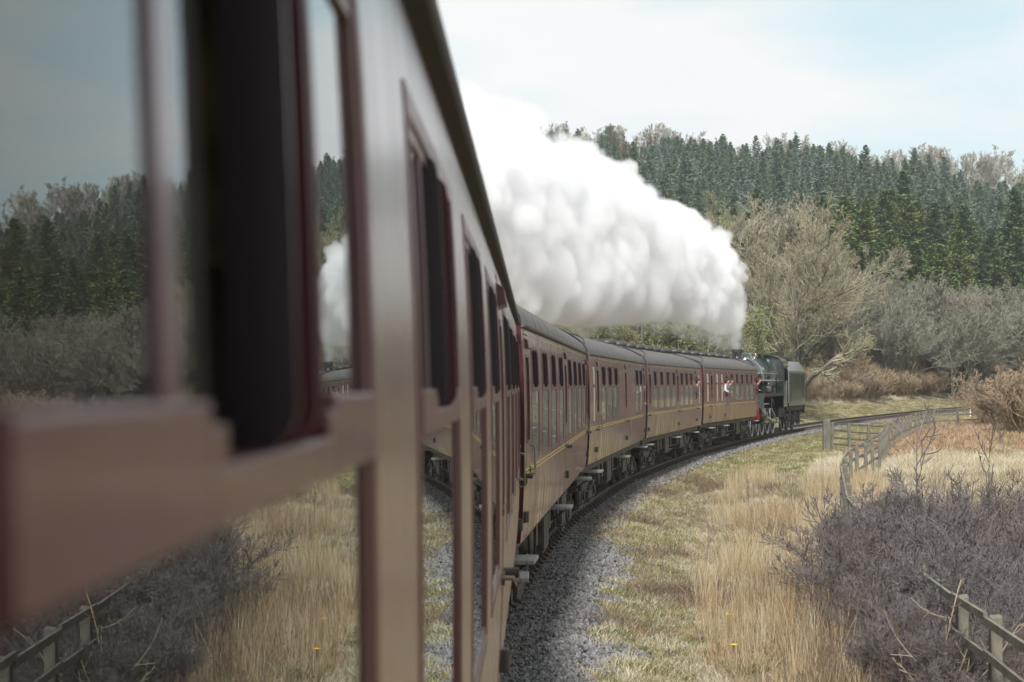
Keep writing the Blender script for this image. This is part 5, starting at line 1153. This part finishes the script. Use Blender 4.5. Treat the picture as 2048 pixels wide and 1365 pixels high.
TURF, DRY, REED, BRK, STEM = (0, 1, 2), (3, 4, 5), (6, 7, 8), (9, 10), (11,)
def region(n, y0, y1, u0, u1, pw=0.5):
    Y = (y0**(1/pw) + rg.random(n)*(y1**(1/pw)-y0**(1/pw)))**pw; u = rg.uniform(u0, u1, n); return np.stack([u*Y, Y], 1)
def emit(P, which, s0, s1, zoff=-0.01, store={}):
    n = len(P); d = lateral(P); z = height(P, d)+zoff; s = rg.uniform(s0, s1, n)
    store.setdefault('P', []).append(np.column_stack([P, z])); store.setdefault('r', []).append(np.column_stack([rg.normal(0, .08, (n, 2)), rg.uniform(0, 6.28, n)]))
    store.setdefault('s', []).append(np.stack([s*rg.uniform(.8, 1.3, n), s*rg.uniform(.8, 1.3, n), s], 1)); store.setdefault('i', []).append(rg.choice(which, n)); return store
def flush(store, name, label, cat):
    scatter(name, label, cat, src, np.concatenate(store['P']), np.concatenate(store['r']), np.concatenate(store['s']), np.concatenate(store['i']))
# verge turf
st = {}
P, d = along(30000, 16, 66, 1.3, 5.5, 1.3); nb = fbm(P[:, 0]*1.3, P[:, 1]*1.3, 3); edge = np.where(P[:, 1] < 38, 2.15, 1.42) + (nb-0.5)*1.2; m = d > edge+0.1*rg.normal(size=len(d)); P = P[m]; d = d[m]
gn = fbm(P[:, 0]*0.7+30, P[:, 1]*0.7, 3); gr = gn > 0.36
emit(P[gr], (0, 1, 0, 2), 0.6, 1.1, store=st); emit(P[~gr], (2, 0, 2, 15), 0.55, 1.05, store=st)
k = rg.random(len(P)) < np.clip((d-3)/3, 0.05, 0.6); emit(P[k], DRY, 0.3, 0.65, store=st)
for cx, cd, r, nn in ((24, 1.9, 0.42, 60), (31, 1.6, 0.5, 60), (29.5, 2.0, 0.4, 50), (22, 2.4, 0.35, 50), (43, 2.0, 0.9, 150), (52, 1.9, 1.2, 200), (36, 2.3, .5, 60)):
    j = np.abs(TRK[:, 1]-cx).argmin(); c = TRK[j] + np.array([TAN[j, 1], -TAN[j, 0]])*cd; Q = c + rg.normal(0, r*0.5, (nn, 2))*np.array([0.6, 1.6]); emit(Q, (0, 1, 2), 0.8, 1.5, store=st)
P, d = along(15000, 60, 190, 1.5, 6.5); emit(P, (0, 1, 1, 2), 0.9, 1.7, store=st)
P, d = along(24000, 96, 225, -20, -2.2); g = (d > -7.0); emit(P[g], (0, 1, 0, 2), 0.9, 1.7, store=st); emit(P[~g], (3, 4, 2), 0.7, 1.3, store=st)
flush(st, 'verge_grass', 'short green and tan turf along the railway verge', 'grass')
# rank dry grass beyond the verge
st = {}
P = region(14500, 18, 62, 0.03, 0.36); d = lateral(P); P = P[d > np.interp(P[:, 1], [18, 40, 62], [3.9, 4.4, 5.6])+0.3*rg.normal(size=len(P))]
g = fbm(P[:, 0]*0.5, P[:, 1]*0.5+50, 3); emit(P[g > 0.5], (3, 13, 5, 13, 15, 15, 0, 12), 0.6, 1.2, store=st); emit(P[g <= 0.5], (4, 13, 14, 14, 15, 15, 1, 0), 0.6, 1.15, store=st)
P = region(9500, 45, 92, 0.10, 0.36); d = lateral(P); P = P[(d > 6) & ((P[:, 1] < 74+14*rg.random(len(P))))]; emit(P, (3, 4, 4, 3), 0.8, 1.3, store=st)
P = region(2500, 100, 200, 0.15, 0.36); d = lateral(P); P = P[d > 6.2]; emit(P, (3, 4, 5), 1.0, 1.6, store=st)
flush(st, 'dry_grass', 'pale dead grass filling the field right of the track', 'grass')
st = {}
P = region(5200, 20, 62, 0.05, 0.30); d = lateral(P); rn = fbm(P[:, 0]*0.45+7, P[:, 1]*0.22, 3); m = (d > 3.8) & (d < 7.6) & (rn > 0.55); emit(P[m], REED, 0.55, 1.0, store=st)
P = region(1500, 19, 33, 0.08, 0.30); d = lateral(P); P = P[d > 3.4]; emit(P, (6, 15, 11, 14, 5), 0.5, 0.9, store=st)
P = region(900, 19, 28, 0.13, 0.32); d = lateral(P); P = P[d > 4.2]; emit(P, (15, 11, 15, 14), 0.6, 1.2, store=st)
P = region(260, 20, 60, 0.05, 0.3); d = lateral(P); P = P[d > 4]; emit(P, STEM, 0.7, 1.2, store=st)
flush(st, 'tall_dead_grass', 'tall golden dead grass and brown seed stems in the wet ground by the fence', 'grass')
st = {}
P = region(12000, 70, 140, 0.12, 0.36); d = lateral(P); bn = fbm(P[:, 0]*0.12+3, P[:, 1]*0.08, 3); m = (d > 6.6) & (bn + np.clip((P[:, 1]-86)/60, -.2, 0.25) > 0.36); emit(P[m], BRK, 0.85, 1.6, store=st)
P = region(500, 40, 80, 0.18, 0.36); bn = fbm(P[:, 0]*0.3+3, P[:, 1]*0.2, 3); emit(P[bn > 0.6], BRK, 0.6, 1.0, store=st)
flush(st, 'dead_bracken', 'collapsed rust brown bracken behind the fence', 'bracken')
# one green rush tussock in the bracken, and a bright green one on the verge
for px, Y, s, lab in ((2012, 84, 1.9, 'green rush tussock alone in the brown bracken'), (1480, 60, 1.5, 'bright green tussock on the verge left of the gate post')):
    x = U(px, Y); o = link('rush_tussock', src[12], None, (x, Y, hz(x, Y)), (0, 0, 1), (s*0.8, s*0.8, s)); tag(o, lab, 'grass tussock')

# ------------------------------------------------------------------ blackthorn in the right foreground
bl = [two('blackthorn_bush', bare_tree(s, 2.15, 0.55, 0.035, st_, k=(10, 10, 7), tw=0.003, spread=1.0, ang=(34, 40, 44), up=(0.12, 0.12, 0.06), ratio=(0.62, 0.50, 0.5), wob=0.06, tmin=0.15), M['twig_dk'], M['twig_dk']) for s, st_ in ((71, 15), (72, 17), (73, 13))]
bp = [(3.95, 17.4, 0.75), (3.8, 16.3, 0.8), (4.05, 18.6, 0.8), (4.75, 23.8, 1.2), (4.7, 22.0, 1.3), (4.35, 21.2, 1.25), (4.3, 20.2, 1.15), (4.75, 20.8, 1.15), (5.2, 21.8, 1.5), (5.6, 23.2, 1.7), (5.0, 26.2, 1.4), (5.1, 24.8, 1.5), (5.3, 26.6, 1.8), (5.1, 28.6, 1.65), (5.9, 24.6, 1.7), (6.3, 27.0, 2.0), (5.7, 29.2, 2.0), (6.9, 25.0, 1.9), (7.3, 27.6, 2.1), (8.1, 25.8, 2.1), (8.8, 28.4, 2.2), (6.6, 22.6, 1.6), (7.8, 23.2, 1.7), (9.3, 25.5, 2.1), (6.9, 30.2, 2.1)]
for i, (x, y, H) in enumerate(bp): tree_thing(bl[i % 3], 'blackthorn_bush', 'dark leafless blackthorn bush tangled round the fence in the right foreground', 'bush', 'blackthorn thicket in the right foreground', x, y, H/2.15*1.0, sx=1.12)
tw = two('sapling', bare_tree(81, 1.5, 0.6, 0.011, 1, k=(9, 3), tw=0.0035, ang=(62, 40), up=(0.10, 0.1), ratio=(0.75, 0.4), wob=0.08, tmin=0.25), M['twig_lt'], M['twig_lt'])
tree_thing(tw, 'sapling', 'pale leafless sapling with long arching twigs before the dark thicket', 'sapling', None, 4.28, 19.6, 0.95, rz=0.4)
ds = two('dark_sapling', bare_tree(83, 2.6, 0.6, 0.014, 1, k=(9, 5), tw=0.005, ang=(40, 40), up=(0.1, 0.1), ratio=(0.35, 0.4), wob=0.05, tmin=0.2), M['twig_dk'], M['twig_dk'])
for i, (x, y, H, lab) in enumerate([(7.0, 35.0, 3.0, 'slender dark sapling standing tallest above the thicket'), (9.3, 40.0, 2.6, 'slender dark sapling in the pale field, left of the tallest'), (3.48, 36.0, 0.8, 'small dark twiggy shrub alone on the grassy verge'), (4.2, 27.5, 1.9, 'thin dark sapling at the left edge of the thicket'), (9.6, 36.0, 2.6, 'thin dark sapling at the right edge of the frame')]):
    tree_thing(ds, 'dark_sapling', lab, 'sapling', None, x, y, H/2.6 if i != 2 else 0.32, sx=1.0 if i != 2 else 1.6)

# ------------------------------------------------------------------ post and rail fence
def fence(pts, label, group=None, spacing=1.9, rails=(1.19, 0.85, 0.50), H=1.22):
    pts = np.array(pts, float); seg = np.concatenate([[0], np.cumsum(np.linalg.norm(np.diff(pts, axis=0), axis=1))]); n = int(seg[-1]/spacing)
    ss = np.linspace(0, seg[-1], n+1)
    if seg[-1] > 60:
        ss = [0.0]
        while ss[-1] < seg[-1]-2: ss.append(ss[-1] + (1.9 if ss[-1] < 22 else 3.3))
        ss = np.array(ss); n = len(ss)-1
    X = np.interp(ss, seg, pts[:, 0]); Yy = np.interp(ss, seg, pts[:, 1]); Zz = height(np.stack([X, Yy], 1))
    Zz = np.convolve(np.pad(Zz, 2, 'edge'), np.ones(5)/5, 'valid')
    root = empty('fence', (X[0], Yy[0], Zz[0])); tag(root, label, 'fence', group)
    pm_ = []
    for v in range(3):
        b = MB(); w = 0.056; b.hexa([(-w, -w, -0.35), (w, -w, -0.35), (w, w, -0.35), (-w, w, -0.35)], [(-w*.95, -w, H), (w, -w*.9, H+0.01*v), (w, w, H), (-w, w*.95, H-0.012*v)]); pm_.append(b.mesh('post', M['wood']))
    for i in range(n+1):
        a = math.atan2(Yy[min(i+1, n)]-Yy[max(i-1, 0)], X[min(i+1, n)]-X[max(i-1, 0)])
        o = link('post', pm_[i % 3], root, (X[i]-X[0], Yy[i]-Yy[0], Zz[i]-Zz[0]), (random.uniform(-.025, .025), random.uniform(-.025, .025), a)); bevel(o, 0.008, 1)
    rm = MB(); rm.hexa([(0, -0.02, -0.038), (1, -0.02, -0.038), (1, 0.02, -0.038), (0, 0.02, -0.038)], [(0, -0.016, 0.038), (1, -0.016, 0.038), (1, 0.02, 0.038), (0, 0.02, 0.038)]); rme = rm.mesh('rail', M['wood'])
    for i in range(n):
        dx, dy, dz = X[i+1]-X[i], Yy[i+1]-Yy[i], Zz[i+1]-Zz[i]; Ld = math.hypot(dx, dy); a = math.atan2(dy, dx); nx, ny = math.sin(a)*-0.085, math.cos(a)*0.085
        for r in rails:
            j = random.uniform(-.02, .02); link('rail', rme, root, (X[i]-X[0]+nx, Yy[i]-Yy[0]+ny, Zz[i]-Zz[0]+r+j), (0, -math.atan2(dz+random.uniform(-.025, .025), Ld), a), (math.hypot(Ld, dz)+0.03, 1, 1))
    return root
fence([(4.0, 11.0), (4.33, 16.7), (4.49, 20), (5.25, 28), (6.2, 37), (7.85, 48), (9.25, 55), (12.2, 67), (15.0, 81), (20.7, 105), (25.8, 124)], 'long lichened post and rail fence snaking beside the track from the right foreground')
fence([(25.9, 124.2), (29.0, 126.5), (33.5, 128)], 'short end length of fence turning right beside the red brown shrubs')
fence([(13.95, 88.3), (15.1, 81.6)], 'short cross fence with four rails running from the thick gate post', spacing=2.2, rails=(1.15, 0.86, 0.57, 0.28))
g = MB(); g.hexa([(-.16, -.16, -.4), (.16, -.16, -.4), (.16, .16, -.4), (-.16, .16, -.4)], [(-.15, -.15, 1.32), (.15, -.15, 1.36), (.15, .15, 1.30), (-.15, .15, 1.28)])
o = g.build('gate_post', M['wood'], loc=(13.75, 88.6, hz(13.75, 88.6))); bevel(o, 0.02); tag(o, 'thick pale gate post standing beside the track ballast', 'post')
# white lineside marker beyond the bend, a dandelion or two, a dead dock head
x = U(1940, 158); m_ = MB(); m_.box(-0.05, 0.05, -0.04, 0.04, -0.1, 1.0); m_.cyl((0, -0.05, 1.15), (0, -0.08, 1.15), 0.22, n=20); o = m_.build('lineside_marker', M['white'], loc=(x, 158, hz(x, 158)+0.05)); tag(o, 'small round white marker on a short post beyond the track', 'marker')
M['petal'] = mat('dandelion petals', (0.85, 0.62, 0.02), 0.6)
def dandelion(px, Y, lab):
    x = U(px, Y); r = empty('dandelion', (x, Y, hz(x, Y))); tag(r, lab, 'flower'); s_ = MB(); s_.tube([(0, 0, 0), (0.01, 0, 0.2), (0, 0, 0.30)], 0.004, 5); s_.build('stem', g_green, r)
    f = MB()
    for i in range(14): q = 2*PI*i/14; f.add([(0, 0, 0.30), (0.045*math.cos(q-.2), 0.045*math.sin(q-.2), 0.315), (0.055*math.cos(q), 0.055*math.sin(q), 0.318), (0.045*math.cos(q+.2), 0.045*math.sin(q+.2), 0.315)], [(0, 1, 2, 3)])
    f.build('flower_head', M['petal'], r)
dandelion(1457, 25.2, 'yellow dandelion in the near grass left of the thicket'); dandelion(1466, 23.4, 'smaller yellow dandelion nearest the bottom of the frame')
x = U(1495, 49); r = empty('dock', (x, 49, hz(x, 49))); tag(r, 'dead rust red dock seed head beside the verge', 'plant'); s_ = MB(); s_.tube([(0, 0, 0), (0.02, 0, 0.5), (0, 0, 0.9)], 0.008, 5); s_.build('stem', g_dark, r)
s_ = MB()
for i in range(30): q = random.uniform(0, 6.28); z_ = random.uniform(0.5, 0.9); rr = random.uniform(0.01, 0.05); s_.lathe([(0.001, -0.02), (0.02, 0), (0.001, 0.02)], (rr*math.cos(q), rr*math.sin(q), z_), n=5)
s_.build('seed_head', g_brack, r)

# ------------------------------------------------------------------ the thin air of the valley
def haze():
    b = MB(); b.box(-420, 420, -40, 700, -2.5, 118); m = bpy.data.materials.new('haze'); m.use_nodes = True; N = m.node_tree.nodes; N.clear(); o_ = N.new('ShaderNodeOutputMaterial'); v = N.new('ShaderNodeVolumePrincipled')
    v.inputs['Color'].default_value = (0.86, 0.93, 1.0, 1); v.inputs['Density'].default_value = 0.00017; m.node_tree.links.new(v.outputs[0], o_.inputs['Volume'])
    try: m.cycles.homogeneous_volume = True
    except Exception: pass
    o = b.build('haze', m); tag(o, 'faint pale haze hanging in the valley air', 'haze', kind='stuff')
haze()
